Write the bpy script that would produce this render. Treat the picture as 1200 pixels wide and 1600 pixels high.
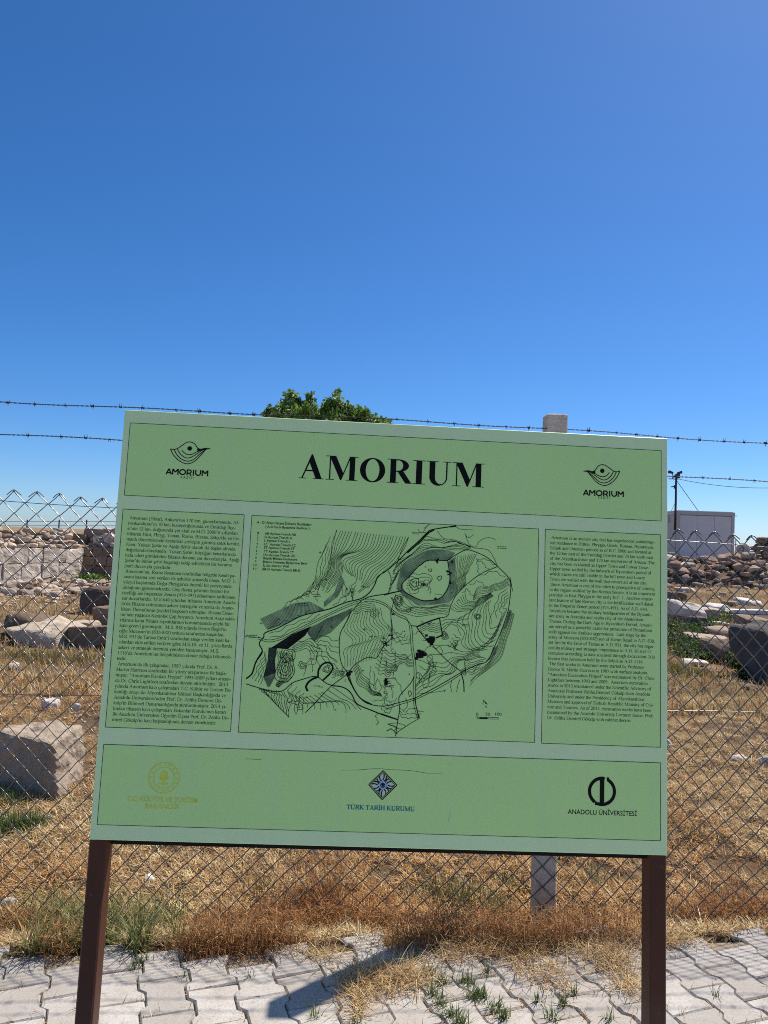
import bpy, bmesh, math, random
import numpy as np
from mathutils import Vector, Matrix, noise as mnoise

scene = bpy.context.scene
COL = scene.collection
for o in list(bpy.data.objects):
    bpy.data.objects.remove(o, do_unlink=True)

# ------------------------------------------------------------------ camera
EYE = np.array([0.0, 0.0, 1.58])
FPX = 1200.0                                   # focal length in pixels of the 1200x1600 photograph
ROLL = math.radians(1.9)
PITCH = math.atan(42.0 / FPX)
_fw = np.array([0, math.cos(PITCH), math.sin(PITCH)])
_r = np.array([1.0, 0, 0])
_u = np.cross(_r, _fw)
CR = math.cos(ROLL) * _r + math.sin(ROLL) * _u
CU = -math.sin(ROLL) * _r + math.cos(ROLL) * _u
cam_data = bpy.data.cameras.new('camera')
cam = bpy.data.objects.new('camera', cam_data)
COL.objects.link(cam)
cam_data.sensor_fit = 'VERTICAL'
cam_data.sensor_height = 24.0
cam_data.lens = 24.0 * FPX / 1600.0
cam_data.clip_start = 0.02
cam_data.clip_end = 9000.0
M = Matrix.Identity(4)
for i in range(3):
    M[i][0], M[i][1], M[i][2], M[i][3] = CR[i], CU[i], -_fw[i], EYE[i]
cam.matrix_world = M
scene.camera = cam

# ------------------------------------------------------------------ sky and sun
SUN = np.array([0.495, 0.45, 1.0])
SUN /= np.linalg.norm(SUN)
world = bpy.data.worlds.new('World')
scene.world = world
world.use_nodes = True
wn = world.node_tree
sky = wn.nodes.new('ShaderNodeTexSky')
sky.sky_type = 'NISHITA'
sky.sun_disc = False
sky.sun_elevation = math.asin(SUN[2])
sky.sun_rotation = math.atan2(SUN[0], SUN[1])
sky.altitude = 1500.0
sky.air_density = 0.9
sky.dust_density = 1.5
sky.ozone_density = 10.0
hs_ = wn.nodes.new('ShaderNodeHueSaturation')       # the phone's own slight saturation, the same over the whole sky
hs_.inputs['Saturation'].default_value = 1.15
wn.links.new(sky.outputs[0], hs_.inputs['Color'])
wn.links.new(hs_.outputs[0], wn.nodes['Background'].inputs[0])
wn.nodes['Background'].inputs[1].default_value = 0.117
sl = bpy.data.lights.new('sun', 'SUN')
sl.energy = 5.0
sl.angle = math.radians(0.53)
sl.color = (1.0, 0.94, 0.84)
sun = bpy.data.objects.new('sun', sl)
COL.objects.link(sun)
sun.rotation_euler = Vector(SUN).to_track_quat('Z', 'Y').to_euler()
sun.location = (6, 3, 12)

vs = scene.view_settings
vs.view_transform = 'Standard'
vs.look = 'None'
vs.gamma = 1.0
vs.use_curve_mapping = False
vs.exposure = 0.25
scene.render.engine = 'CYCLES'
scene.cycles.max_bounces = 6
scene.cycles.diffuse_bounces = 3
scene.cycles.glossy_bounces = 3
scene.cycles.use_denoising = False                  # keeps the fine print and the straw crisp
scene.cycles.use_adaptive_sampling = False
scene.cycles.sample_clamp_indirect = 4.0
scene.cycles.filter_width = 1.0

# ------------------------------------------------------------------ helpers
def ray(px, py):
    return _fw + CR * (px - 600.0) / FPX - CU * (py - 800.0) / FPX

def W(px, py, Y):
    """Point seen at that pixel, at world distance Y."""
    d = ray(px, py)
    return EYE + d * (Y / d[1])

def smooth(a, b, x):
    t = np.clip((x - a) / (b - a), 0, 1)
    return t * t * (3 - 2 * t)

def H(x, y):
    """Terrain height behind the fence."""
    x = np.asarray(x, float); y = np.asarray(y, float)
    h = 0.0285 * np.clip(y - 11.0, 0, 33) * smooth(9, 14, y)
    h = h + 0.035 * np.sin(x * 0.9 + 1.3) * np.sin(y * 0.7) * smooth(3.4, 5.5, y)
    h = h + 0.018 * np.sin(x * 2.3 + y * 1.7) * smooth(3.2, 4.2, y)
    return h - 0.20 * smooth(0.0, 0.5, y - pave_y(x)) * (1 - smooth(6, 14, y))

def pave_y(x):
    """Far edge of the pavement; the soil falls away behind it."""
    return 3.03 + 0.10 * np.clip(np.asarray(x, float), -20, 20)

def G(px, py):
    """Ground point seen at that pixel."""
    d = ray(px, py)
    Ys = 2.0 * 1.015 ** np.arange(256)
    P = EYE + d * (Ys / d[1])[:, None]
    below = P[:, 2] <= H(P[:, 0], P[:, 1])
    i = int(np.argmax(below)) if below.any() else len(Ys) - 1
    lo, hi = Ys[max(i - 1, 0)], Ys[i]
    for _ in range(14):
        m = (lo + hi) / 2
        p = EYE + d * (m / d[1])
        if p[2] <= float(H(p[0], p[1])): hi = m
        else: lo = m
    return EYE + d * (hi / d[1])

def lin(r, g, b):
    f = lambda c: ((c / 255 + 0.055) / 1.055) ** 2.4 if c > 10.3 else c / 255 / 12.92
    return (f(r), f(g), f(b))

def link(o, parent=None):
    COL.objects.link(o)
    if parent is not None:
        o.parent = parent
    return o

def tag(o, label=None, cat=None, group=None, kind=None):
    if label: o['label'] = label
    if cat: o['category'] = cat
    if group: o['group'] = group
    if kind: o['kind'] = kind
    return o

def empty(name, loc=(0, 0, 0), label=None, cat=None, group=None, kind=None):
    o = bpy.data.objects.new(name, None)
    o.location = loc
    o.empty_display_size = 0.1
    link(o)
    return tag(o, label, cat, group, kind)

def mesh_np(name, V, faces_flat, counts, mat=None, smooth_shade=False, cols=None):
    """Fast mesh from numpy arrays."""
    V = np.asarray(V, np.float32)
    faces_flat = np.asarray(faces_flat, np.int32).ravel()
    counts = np.asarray(counts, np.int32)
    me = bpy.data.meshes.new(name)
    me.vertices.add(len(V)); me.vertices.foreach_set('co', V.ravel())
    me.loops.add(len(faces_flat)); me.loops.foreach_set('vertex_index', faces_flat)
    me.polygons.add(len(counts))
    starts = np.concatenate([[0], np.cumsum(counts)[:-1]]).astype(np.int32)
    me.polygons.foreach_set('loop_start', starts)
    me.polygons.foreach_set('loop_total', counts)
    me.polygons.foreach_set('use_smooth', np.full(len(counts), smooth_shade))
    if cols is not None:
        at = me.color_attributes.new('Col', 'FLOAT_COLOR', 'POINT')
        c4 = np.ones((len(V), 4), np.float32); c4[:, :3] = cols
        at.data.foreach_set('color', c4.ravel())
    me.update(calc_edges=True)
    me.validate()
    if mat: me.materials.append(mat)
    return me

class MB:
    """Collects simple solids into one mesh."""
    def __init__(s): s.v = []; s.f = []
    def add(s, vs, fs):
        n = len(s.v); s.v += [tuple(map(float, p)) for p in vs]; s.f += [tuple(i + n for i in f) for f in fs]
    def box(s, c, size, rot=None):
        c = np.asarray(c, float); h = np.asarray(size, float) / 2
        R_ = np.eye(3) if rot is None else np.asarray(rot)
        pts = [c + R_ @ (h * np.array(k)) for k in
               [(-1,-1,-1),(1,-1,-1),(1,1,-1),(-1,1,-1),(-1,-1,1),(1,-1,1),(1,1,1),(-1,1,1)]]
        s.add(pts, [(0,3,2,1),(4,5,6,7),(0,1,5,4),(1,2,6,5),(2,3,7,6),(3,0,4,7)])
    def tube(s, pts, r, n=6, cap=True):
        pts = [np.asarray(p, float) for p in pts]
        rr = r if hasattr(r, '__len__') else [r] * len(pts)
        base = len(s.v)
        for i, p in enumerate(pts):
            t = pts[min(i + 1, len(pts) - 1)] - pts[max(i - 1, 0)]
            t = t / (np.linalg.norm(t) + 1e-12)
            a = np.array([0, 0, 1.0]) if abs(t[2]) < 0.9 else np.array([1.0, 0, 0])
            u = np.cross(t, a); u /= np.linalg.norm(u); w = np.cross(t, u)
            for k in range(n):
                an = 2 * math.pi * k / n
                s.v.append(tuple(p + rr[i] * (u * math.cos(an) + w * math.sin(an))))
        for i in range(len(pts) - 1):
            for k in range(n):
                a = base + i * n + k; b = base + i * n + (k + 1) % n
                s.f.append((a, b, b + n, a + n))
        if cap:
            s.f.append(tuple(base + k for k in range(n))[::-1])
            e = base + (len(pts) - 1) * n
            s.f.append(tuple(e + k for k in range(n)))
    def mesh(s, name, mat, smooth_shade=False):
        me = bpy.data.meshes.new(name)
        me.from_pydata(s.v, [], s.f); me.update()
        if smooth_shade: me.polygons.foreach_set('use_smooth', [True] * len(me.polygons))
        if mat: me.materials.append(mat)
        return me
    def build(s, name, mat, parent=None, smooth_shade=False):
        return link(bpy.data.objects.new(name, s.mesh(name, mat, smooth_shade)), parent)

# ------------------------------------------------------------------ materials
def new_mat(name):
    m = bpy.data.materials.new(name); m.use_nodes = True
    nt = m.node_tree; b = nt.nodes['Principled BSDF']
    return m, nt, b

def N(nt, t, **kw):
    n = nt.nodes.new(t)
    for k, v in kw.items():
        if k.startswith('i_'):
            n.inputs[k[2:].replace('_', ' ')].default_value = v
        else: setattr(n, k, v)
    return n

def mix(nt, fac, a, b, mode='MIX'):
    n = nt.nodes.new('ShaderNodeMix'); n.data_type = 'RGBA'; n.blend_type = mode
    for sock, val in ((n.inputs[0], fac), (n.inputs[6], a), (n.inputs[7], b)):
        if isinstance(val, (int, float)): sock.default_value = val
        elif isinstance(val, tuple): sock.default_value = (*val[:3], 1)
        else: nt.links.new(val, sock)
    return n.outputs[2]

def ramp(nt, src, stops):
    n = nt.nodes.new('ShaderNodeValToRGB'); e = n.color_ramp.elements
    while len(e) < len(stops): e.new(0.5)
    for k, (p, c) in enumerate(stops):
        e[k].position = p
        e[k].color = (c, c, c, 1) if isinstance(c, (int, float)) else (*c, 1)
    nt.links.new(src, n.inputs[0])
    return n.outputs[0]

def noise_fac(nt, scale, detail=6, rough=0.6, coord='Object', dist=0.0):
    tc = nt.nodes.new('ShaderNodeTexCoord')
    n = N(nt, 'ShaderNodeTexNoise')
    n.inputs['Scale'].default_value = scale; n.inputs['Detail'].default_value = detail
    n.inputs['Roughness'].default_value = rough; n.inputs['Distortion'].default_value = dist
    if coord == 'World':
        g = nt.nodes.new('ShaderNodeNewGeometry'); nt.links.new(g.outputs['Position'], n.inputs['Vector'])
    else:
        nt.links.new(tc.outputs[coord], n.inputs['Vector'])
    return n.outputs['Fac']

def bump(nt, b, h, strength, dist=0.01):
    n = nt.nodes.new('ShaderNodeBump'); n.inputs['Strength'].default_value = strength
    n.inputs['Distance'].default_value = dist
    nt.links.new(h, n.inputs['Height']); nt.links.new(n.outputs[0], b.inputs['Normal'])

def plain(name, col, rough=0.6, metal=0.0, var=0.15, scale=30, spec=0.5, bmp=0.0):
    m, nt, b = new_mat(name)
    f = noise_fac(nt, scale)
    c = mix(nt, f, tuple(x * (1 - var) for x in col), tuple(min(1, x * (1 + var)) for x in col))
    nt.links.new(c, b.inputs['Base Color'])
    b.inputs['Roughness'].default_value = rough; b.inputs['Metallic'].default_value = metal
    b.inputs['Specular IOR Level'].default_value = spec
    if bmp: bump(nt, b, f, bmp, 0.003)
    return m

def stone_mat(name, base, dark=(0.10, 0.085, 0.07), scale=4.0, lichen=0.35, bmp=0.6, per_object=0.25):
    m, nt, b = new_mat(name)
    big = noise_fac(nt, scale, 8, 0.65, 'World')
    fine = noise_fac(nt, scale * 9, 6, 0.7, 'World')
    spots = noise_fac(nt, scale * 3.1, 5, 0.75, 'World', 0.6)
    oi = nt.nodes.new('ShaderNodeObjectInfo')
    c = mix(nt, ramp(nt, big, [(0.3, 0.0), (0.7, 1.0)]), tuple(x * 0.78 for x in base), tuple(min(1, x * 1.15) for x in base))
    c = mix(nt, ramp(nt, spots, [(0.56, 0.0), (0.68, lichen)]), c, dark)
    c = mix(nt, ramp(nt, fine, [(0.35, 0.35), (0.55, 0.0)]), c, tuple(x * 0.55 for x in base))
    hs = nt.nodes.new('ShaderNodeHueSaturation')
    mr = N(nt, 'ShaderNodeMapRange'); mr.inputs[3].default_value = 1 - per_object; mr.inputs[4].default_value = 1 + per_object
    nt.links.new(oi.outputs['Random'], mr.inputs[0]); nt.links.new(mr.outputs[0], hs.inputs['Value'])
    nt.links.new(c, hs.inputs['Color']); nt.links.new(hs.outputs[0], b.inputs['Base Color'])
    b.inputs['Roughness'].default_value = 0.92; b.inputs['Specular IOR Level'].default_value = 0.2
    ad = N(nt, 'ShaderNodeMath', operation='ADD'); nt.links.new(big, ad.inputs[0]); nt.links.new(fine, ad.inputs[1])
    bump(nt, b, ad.outputs[0], bmp, 0.03)
    return m

def attr_mat(name, rough=0.8, transl=0.0, spec=0.15):
    m, nt, b = new_mat(name)
    a = nt.nodes.new('ShaderNodeVertexColor'); a.layer_name = 'Col'
    nt.links.new(a.outputs[0], b.inputs['Base Color'])
    b.inputs['Roughness'].default_value = rough; b.inputs['Specular IOR Level'].default_value = spec
    if transl:
        t = nt.nodes.new('ShaderNodeBsdfTranslucent'); nt.links.new(a.outputs[0], t.inputs[0])
        mx = nt.nodes.new('ShaderNodeMixShader'); mx.inputs[0].default_value = transl
        out = nt.nodes['Material Output']
        nt.links.new(b.outputs[0], mx.inputs[1]); nt.links.new(t.outputs[0], mx.inputs[2]); nt.links.new(mx.outputs[0], out.inputs[0])
    return m

rng = np.random.default_rng(7)
random.seed(7)

def vnoise(x, y, s, seed=0):
    """Cheap smooth value noise on arrays, 0..1."""
    x = np.asarray(x) * s + seed * 17.3; y = np.asarray(y) * s - seed * 9.1
    xi = np.floor(x); yi = np.floor(y); fx = x - xi; fy = y - yi
    fx = fx * fx * (3 - 2 * fx); fy = fy * fy * (3 - 2 * fy)
    h = lambda a, b: np.modf(np.abs(np.sin(a * 127.1 + b * 311.7 + seed * 3.7) * 43758.5453))[0]
    return (h(xi, yi) * (1 - fx) + h(xi + 1, yi) * fx) * (1 - fy) + (h(xi, yi + 1) * (1 - fx) + h(xi + 1, yi + 1) * fx) * fy
# ------------------------------------------------------------------ ground sheet
def ground_mat():
    m, nt, b = new_mat('dry_ground')
    a = noise_fac(nt, 0.55, 6, 0.6, 'World', 0.4)
    f = noise_fac(nt, 9, 8, 0.75, 'World', 0.3)
    g = noise_fac(nt, 55, 6, 0.8, 'World')
    gr = noise_fac(nt, 0.33, 4, 0.6, 'World', 0.8)
    soil = mix(nt, f, (0.075, 0.048, 0.032), (0.26, 0.175, 0.115))
    straw = mix(nt, g, (0.27, 0.16, 0.07), (0.55, 0.385, 0.19))
    c = mix(nt, ramp(nt, a, [(0.42, 0.05), (0.60, 0.85)]), soil, straw)
    c = mix(nt, ramp(nt, f, [(0.52, 0.0), (0.62, 0.55)]), c, straw)
    c = mix(nt, ramp(nt, gr, [(0.60, 0.0), (0.70, 0.35)]), c, (0.10, 0.12, 0.035))
    nt.links.new(c, b.inputs['Base Color'])
    b.inputs['Roughness'].default_value = 0.95; b.inputs['Specular IOR Level'].default_value = 0.1
    ad = N(nt, 'ShaderNodeMath', operation='ADD'); nt.links.new(f, ad.inputs[0]); nt.links.new(g, ad.inputs[1])
    bump(nt, b, ad.outputs[0], 0.9, 0.05)
    return m

def axis(lim, n, p):
    t = np.linspace(-1, 1, n); return np.sign(t) * (np.abs(t) ** p) * lim
gx = axis(4000, 151, 5.0)
gx = np.unique(np.concatenate([gx, np.linspace(-14, 18, 161)]))
gy = np.unique(np.concatenate([np.linspace(-60, 2, 20), np.linspace(2, 8, 90), np.linspace(8, 50, 140), 50 + np.linspace(0, 1, 30) ** 3 * 4500]))
X, Y = np.meshgrid(gx, gy)
Z = H(X, Y)
fy = pave_y(X)
Z = np.where(Y < fy - 0.02, -0.075, Z - 0.008 + 0.012 * smooth(0, 0.4, Y - fy))
near = (Y > fy) & (Y < 9) & (np.abs(X) < 8)
Z = Z + np.where(near, 0.03 * (vnoise(X, Y, 3.1, 1) - 0.5) + 0.03 * (vnoise(X, Y, 8.0, 2) - 0.5), 0) * smooth(0, 0.3, Y - fy)
nx, ny = len(gx), len(gy)
idx = np.arange(nx * ny).reshape(ny, nx)
quads = np.stack([idx[:-1, :-1], idx[:-1, 1:], idx[1:, 1:], idx[1:, :-1]], -1).reshape(-1, 4)
me = mesh_np('ground', np.stack([X, Y, Z], -1).reshape(-1, 3), quads, np.full(len(quads), 4), ground_mat(), True)
ground = tag(link(bpy.data.objects.new('ground', me)), 'dry straw-covered soil of the excavation field', kind='structure')

# ------------------------------------------------------------------ pavement
def paver_mat():
    m, nt, b = new_mat('concrete_paver')
    f = noise_fac(nt, 130, 5, 0.75, 'World')
    g = noise_fac(nt, 7, 5, 0.6, 'World')
    s = noise_fac(nt, 420, 3, 0.6, 'World')
    oi = nt.nodes.new('ShaderNodeObjectInfo')
    base = mix(nt, oi.outputs['Random'], (0.385, 0.35, 0.315), (0.59, 0.54, 0.49))
    c = mix(nt, ramp(nt, g, [(0.38, 0.0), (0.66, 0.7)]), base, (0.40, 0.345, 0.285))
    st = noise_fac(nt, 23, 7, 0.7, 'World', 0.5)
    c = mix(nt, ramp(nt, st, [(0.55, 0.0), (0.68, 0.55)]), c, (0.27, 0.235, 0.20))
    c = mix(nt, ramp(nt, f, [(0.38, 0.5), (0.52, 0.0)]), c, (0.27, 0.25, 0.23))
    c = mix(nt, ramp(nt, s, [(0.66, 0.0), (0.72, 0.5)]), c, (0.66, 0.63, 0.6))
    nt.links.new(c, b.inputs['Base Color'])
    b.inputs['Roughness'].default_value = 0.9; b.inputs['Specular IOR Level'].default_value = 0.2
    bump(nt, b, f, 0.5, 0.004)
    return m
PAVER = paver_mat()
bm_ = plain('joint_sand', (0.30, 0.24, 0.18), 0.95, var=0.4, scale=60, spec=0.1, bmp=0.6)
mb = MB()
xs = np.linspace(-9, 9, 40)
top = [(x, float(pave_y(x)) + 0.0, -0.011) for x in xs]; bot = [(x, -6.0, -0.011) for x in xs]
mb.add(top + bot, [(i, i + 40, i + 41, i + 1) for i in range(39)])
pavement = mb.build('pavement', bm_)
tag(pavement, 'grey interlocking concrete block pavement with sandy joints', kind='structure')

PL, PW, PD = 0.200, 0.152, 0.011
def paver_outline(inset):
    hl = PL / 2 - inset
    prof = [(-hl, 1), (-PL / 4 - 0.011, 1), (-PL / 4 + 0.011, -1), (PL / 4 - 0.011, -1), (PL / 4 + 0.011, 1), (hl, 1)]
    r_ = [(PW / 2 + PD * s - inset, y) for y, s in prof]
    return r_ + [(-x, y) for x, y in reversed(r_)]
def paver_mesh(k):
    rnd = random.Random(k)
    o1 = paver_outline(0.0012); o2 = paver_outline(0.0058)
    n = len(o1); v = []
    for (x, y) in o1: v.append((x, y, -0.06))
    for (x, y) in o1: v.append((x, y, -0.0055 + rnd.uniform(-0.0008, 0.0005)))
    for (x, y) in o2: v.append((x + rnd.uniform(-0.0012, 0.0012), y + rnd.uniform(-0.0012, 0.0012), 0.0))
    f = [tuple(range(2 * n, 3 * n))]
    for lv in (0, 1):
        for i in range(n):
            j = (i + 1) % n
            f.append((lv * n + i, lv * n + j, (lv + 1) * n + j, (lv + 1) * n + i))
    me = bpy.data.meshes.new('paver'); me.from_pydata(v, [], f); me.update(); me.materials.append(PAVER)
    return me
paver_meshes = [paver_mesh(k) for k in range(5)]
PA = math.radians(20)                                  # the courses run 20 degrees to the left of straight ahead
pax = np.array([-math.sin(PA), math.cos(PA)]); pbx = np.array([math.cos(PA), math.sin(PA)])
rest_v, rest_f = [], []
spots = []
prand0 = random.Random(8)
for c in range(-60, 61):
    for r in range(-60, 61):
        p = pbx * (c * (PW + 0.0022)) + pax * ((r + (0.5 if c % 2 else 0)) * (PL + 0.002)) + np.array([0.03, 2.5])
        if abs(p[0]) > 4.2 or p[1] < -1.5 or p[1] > float(pave_y(p[0])) + 0.04 * prand0.uniform(-1, 1.5): continue
        spots.append(p)
prand = random.Random(3)
for p in spots:
    sink = -0.012 * float(vnoise(p[0], p[1], 1.3, 5)) + 0.006
    rx, ry, rz = prand.gauss(0, 0.016), prand.gauss(0, 0.016), prand.gauss(0, 0.012)
    seen = p[1] > 2.3 and abs(p[0]) < 0.62 * p[1] + 0.15
    me = paver_meshes[prand.randrange(5)]
    Mx = Matrix.Translation((p[0] + prand.gauss(0, .001), p[1] + prand.gauss(0, .001), sink)) @ Matrix.Rotation(PA + rz + (math.pi if prand.random() < .5 else 0), 4, 'Z') @ Matrix.Rotation(rx, 4, 'X') @ Matrix.Rotation(ry, 4, 'Y')
    if seen:
        o = bpy.data.objects.new('paver', me); link(o, pavement); o.matrix_world = Mx
    else:
        n0 = len(rest_v)
        rest_v += [tuple(Mx @ v.co) for v in me.vertices]
        rest_f += [tuple(n0 + i for i in q.vertices) for q in me.polygons]
me = bpy.data.meshes.new('paver_field'); me.from_pydata(rest_v, [], rest_f); me.update(); me.materials.append(PAVER)
tag(link(bpy.data.objects.new('paver_field', me), pavement), kind='stuff')
# ------------------------------------------------------------------ chain link fence with barbed wire
FDIR = np.array([1.0, 0.06, 0.0]); FDIR /= np.linalg.norm(FDIR)
FNRM = np.array([FDIR[1], -FDIR[0], 0.0])             # towards the camera
def F(s, z, off=0.0):
    """Point on the fence: s metres along, z high, off towards the camera."""
    return np.array([0.0, 3.54, 0.0]) + FDIR * s + np.array([0, 0, z]) + FNRM * off
wire_m = plain('galvanised_wire', (0.135, 0.13, 0.125), 0.30, 0.35, 0.35, 60)
barb_m = plain('rusty_barbed_wire', (0.04, 0.033, 0.03), 0.6, 0.4, 0.4, 80)
fence = empty('chain_link_fence', tuple(F(0, 0)), 'grey chain link fence topped by two barbed wires behind the board', 'fence')
bpy.context.view_layer.update()
def put(o):                                           # keep world coordinates under a moved empty
    o.matrix_parent_inverse = o.parent.matrix_world.inverted(); return o

def ztop(s): return 1.692 - 0.026 * s + 0.006 * math.sin(s * 2.1)
MW, MHH = 0.0452, 0.0468                              # half diamond width, half height
S0, S1 = -4.0, 4.6
K = int((S1 - S0) / MW)
ROWS = 41
NS = 4
ang = np.arange(NS) * 2 * np.pi / NS + .4
V_, F_ = [], []
def warp(s, z):
    return (0.009 * np.sin(s * 3.1 + z * 2.3) + 0.007 * np.sin(s * 7.7 - z * 4.1) + 0.002 * np.sin(s * 23 + z * 17) + 0.003 * np.sin(z * 11 + s * 1.7),
            0.007 * np.sin(s * 5.3 + z * 3.3) + 0.005 * np.sin(s * 13 + z * 5) + 0.0015 * np.sin(s * 31 - z * 13),
            0.020 * np.sin(s * 1.3 + 0.7) * np.sin(z * 1.9) + 0.006 * np.sin(s * 4.2 + z * 6.1))
def wire_tube(P, r):
    """Square tube along points P (n,3), wire in the fence plane mostly."""
    n = len(P)
    T = np.gradient(P, axis=0); T /= np.linalg.norm(T, axis=1)[:, None]
    U = np.tile(FNRM, (n, 1)); B = np.cross(T, U); B /= np.linalg.norm(B, axis=1)[:, None]; U = np.cross(B, T)
    ring = P[:, None, :] + r * (np.cos(ang)[None, :, None] * U[:, None, :] + np.sin(ang)[None, :, None] * B[:, None, :])
    base = sum(len(v) for v in V_)
    V_.append(ring.reshape(-1, 3))
    i = np.arange(n - 1)[:, None] * NS; k = np.arange(NS)[None, :]
    a = base + i + k; b = base + i + (k + 1) % NS
    F_.append(np.stack([a, b, b + NS, a + NS], -1).reshape(-1, 4))
WR = 0.0024
for k in range(K):
    sc = S0 + k * MW
    zt = ztop(sc)
    P = []
    for r in range(ROWS + 1):
        side = 1 if (r + k) % 2 == 0 else -1
        z = zt - r * MHH
        x = sc + side * (MW / 2 - 0.0005)
        pts = [(x - side * 0.0045, z + 0.0045, 0.0), (x + side * 0.0012, z, 0.0026 * side), (x - side * 0.0045, z - 0.0045, 0.0)]
        mid = [(sc + side * MW * 0.12, z - MHH * 0.38, -0.0018 * side), (sc - side * MW * 0.12, z - MHH * 0.62, -0.0018 * side)]
        if r == 0: pts = pts[1:]
        P += pts
        if r < ROWS: P += mid
    P = np.array(P)
    wx, wz, wy = warp(P[:, 0], P[:, 1])
    fz = smooth(-.2, 0.1, P[:, 1])
    Q = np.array([0.0, 3.54, 0.0]) + FDIR * (P[:, 0] + wx)[:, None] + FNRM * (P[:, 2] + wy * fz + 0.052)[:, None]
    Q[:, 2] += P[:, 1] + wz
    wire_tube(Q, WR)
    # knuckled end: short hook bent back at the top of each peak
    if k % 2 == 0:
        tx, tz = P[0, 0] + 0.0005, P[0, 1]
        for sd in (1, -1):
            hook = [(tx - sd * .003, tz - .003, .004), (tx + sd * .002, tz + .006, .003), (tx + sd * .012, tz - .001, .004), (tx + sd * (.026 + .006 * rng.random()), tz - .015 - .004 * rng.random(), .006)]
            hk = np.array(hook); wx, wz, wy = warp(hk[:, 0], hk[:, 1])
            Q = np.array([0.0, 3.54, 0.0]) + FDIR * (hk[:, 0] + wx)[:, None] + FNRM * (hk[:, 2] + wy + 0.052)[:, None]
            Q[:, 2] += hk[:, 1] + wz
            wire_tube(Q, WR)
Fq = np.concatenate(F_); me = mesh_np('mesh_netting', np.concatenate(V_), Fq, np.full(len(Fq), 4), wire_m, True)
put(link(bpy.data.objects.new('mesh_netting', me), fence))
# straight tension wires woven through the netting
for zf in (lambda s: ztop(s) - 0.043, lambda s: 0.84 - 0.004 * s):
    mb = MB(); mb.tube([F(s, zf(s) + 0.004 * math.sin(s * 5), 0.055 + 0.02 * math.sin(s * 1.3 + .7) * math.sin(zf(s) * 1.9)) for s in np.linspace(S0, S1, 60)], 0.0016, 5)
    put(mb.build('tension_wire', wire_m, fence, True))
# barbed wires
def barb_mesh():
    mb = MB()
    for a0, z0 in ((0.4, -0.003), (2.3, 0.003)):
        coil = [(z0 + 0.0030 * (t / 10 - 0.5), 0.0042 * math.cos(a0 + t * 0.9), 0.0042 * math.sin(a0 + t * 0.9)) for t in range(11)]
        e0 = np.array(coil[0]); e1 = np.array(coil[-1])
        d0 = np.array([-0.004, math.cos(a0 - 1.2), math.sin(a0 - 1.2)]); d1 = np.array([0.004, math.cos(a0 + 10.2), math.sin(a0 + 10.2)])
        d0 /= np.linalg.norm(d0); d1 /= np.linalg.norm(d1)
        mb.tube([e0 + d0 * 0.0135, e0 + d0 * .006] + coil + [e1 + d1 * .006, e1 + d1 * 0.0135], [0.0004] + [0.0011] * 13 + [0.0004], 4)
    return mb.mesh('barb', barb_m)
barb_me = barb_mesh()
def strand(za, zb, sag, seed):
    rnd = random.Random(seed)
    def pt(s):
        t = (s - S0) / (S1 - S0)
        return F(s, za + (zb - za) * t + 0.008 * math.sin(s * 1.7 + seed) + 0.004 * math.sin(s * 6.1 + seed * 2), 0.03)
    ss = np.linspace(S0, S1, 900)
    mb = MB()
    ctr = np.array([pt(s) for s in ss])
    for ph in (0, math.pi):
        mb.tube([c + 0.0021 * (FNRM * math.cos(s * 150 + ph) + np.array([0, 0, 1]) * math.sin(s * 150 + ph)) for c, s in zip(ctr, ss)], 0.0013, 4)
    w = put(mb.build('barbed_wire', barb_m, fence, True))
    s = S0 + 0.05
    while s < S1:
        o = bpy.data.objects.new('barb', barb_me); link(o, w)
        c = pt(s); d = pt(s + 0.01) - pt(s - 0.01); d /= np.linalg.norm(d)
        z_ = np.array([0, 0, 1.0]); y_ = np.cross(z_, d); y_ /= np.linalg.norm(y_); z2 = np.cross(d, y_)
        R_ = Matrix([[d[i], y_[i], z2[i]] for i in range(3)]).to_4x4()
        o.matrix_basis = Matrix.Translation(c) @ R_ @ Matrix.Rotation(rnd.uniform(0, 6.28), 4, 'X') @ Matrix.Scale(rnd.uniform(.75, 1.3), 4)
        s += rnd.uniform(0.095, 0.15)
strand(2.174, 2.06, 0, 1)
strand(2.046, 1.853, 0, 2)
# concrete posts
post_m = stone_mat('post_concrete', (0.72, 0.60, 0.48), (0.28, 0.22, 0.17), 9, 0.3, 0.35, 0.05)
def post(s, h):
    rot = np.stack([FDIR, -FNRM, np.array([0, 0, 1.0])], 1)
    mb = MB(); b = 0.006; w = 0.0475
    ringz = [(-0.5, w, 0), (h - b, w, 0), (h, w - b, 0)]
    vs_, fs_ = [], []
    for z, ww, _ in ringz:
        for (a, c) in ((-ww + b, -ww), (ww - b, -ww), (ww, -ww + b), (ww, ww - b), (ww - b, ww), (-ww + b, ww), (-ww, ww - b), (-ww, -ww + b)):
            vs_.append(rot @ np.array([a, c, 0]) + F(s, z))
    for lv in (0, 1):
        for i in range(8): fs_.append((lv * 8 + i, lv * 8 + (i + 1) % 8, lv * 8 + 8 + (i + 1) % 8, lv * 8 + 8 + i))
    fs_.append(tuple(range(16, 24)))
    mb.add(vs_, fs_)
    return put(mb.build('concrete_post', post_m, fence))
post(0.790, 2.187); post(-2.35, 2.17); post(3.85, 2.15)
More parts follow.
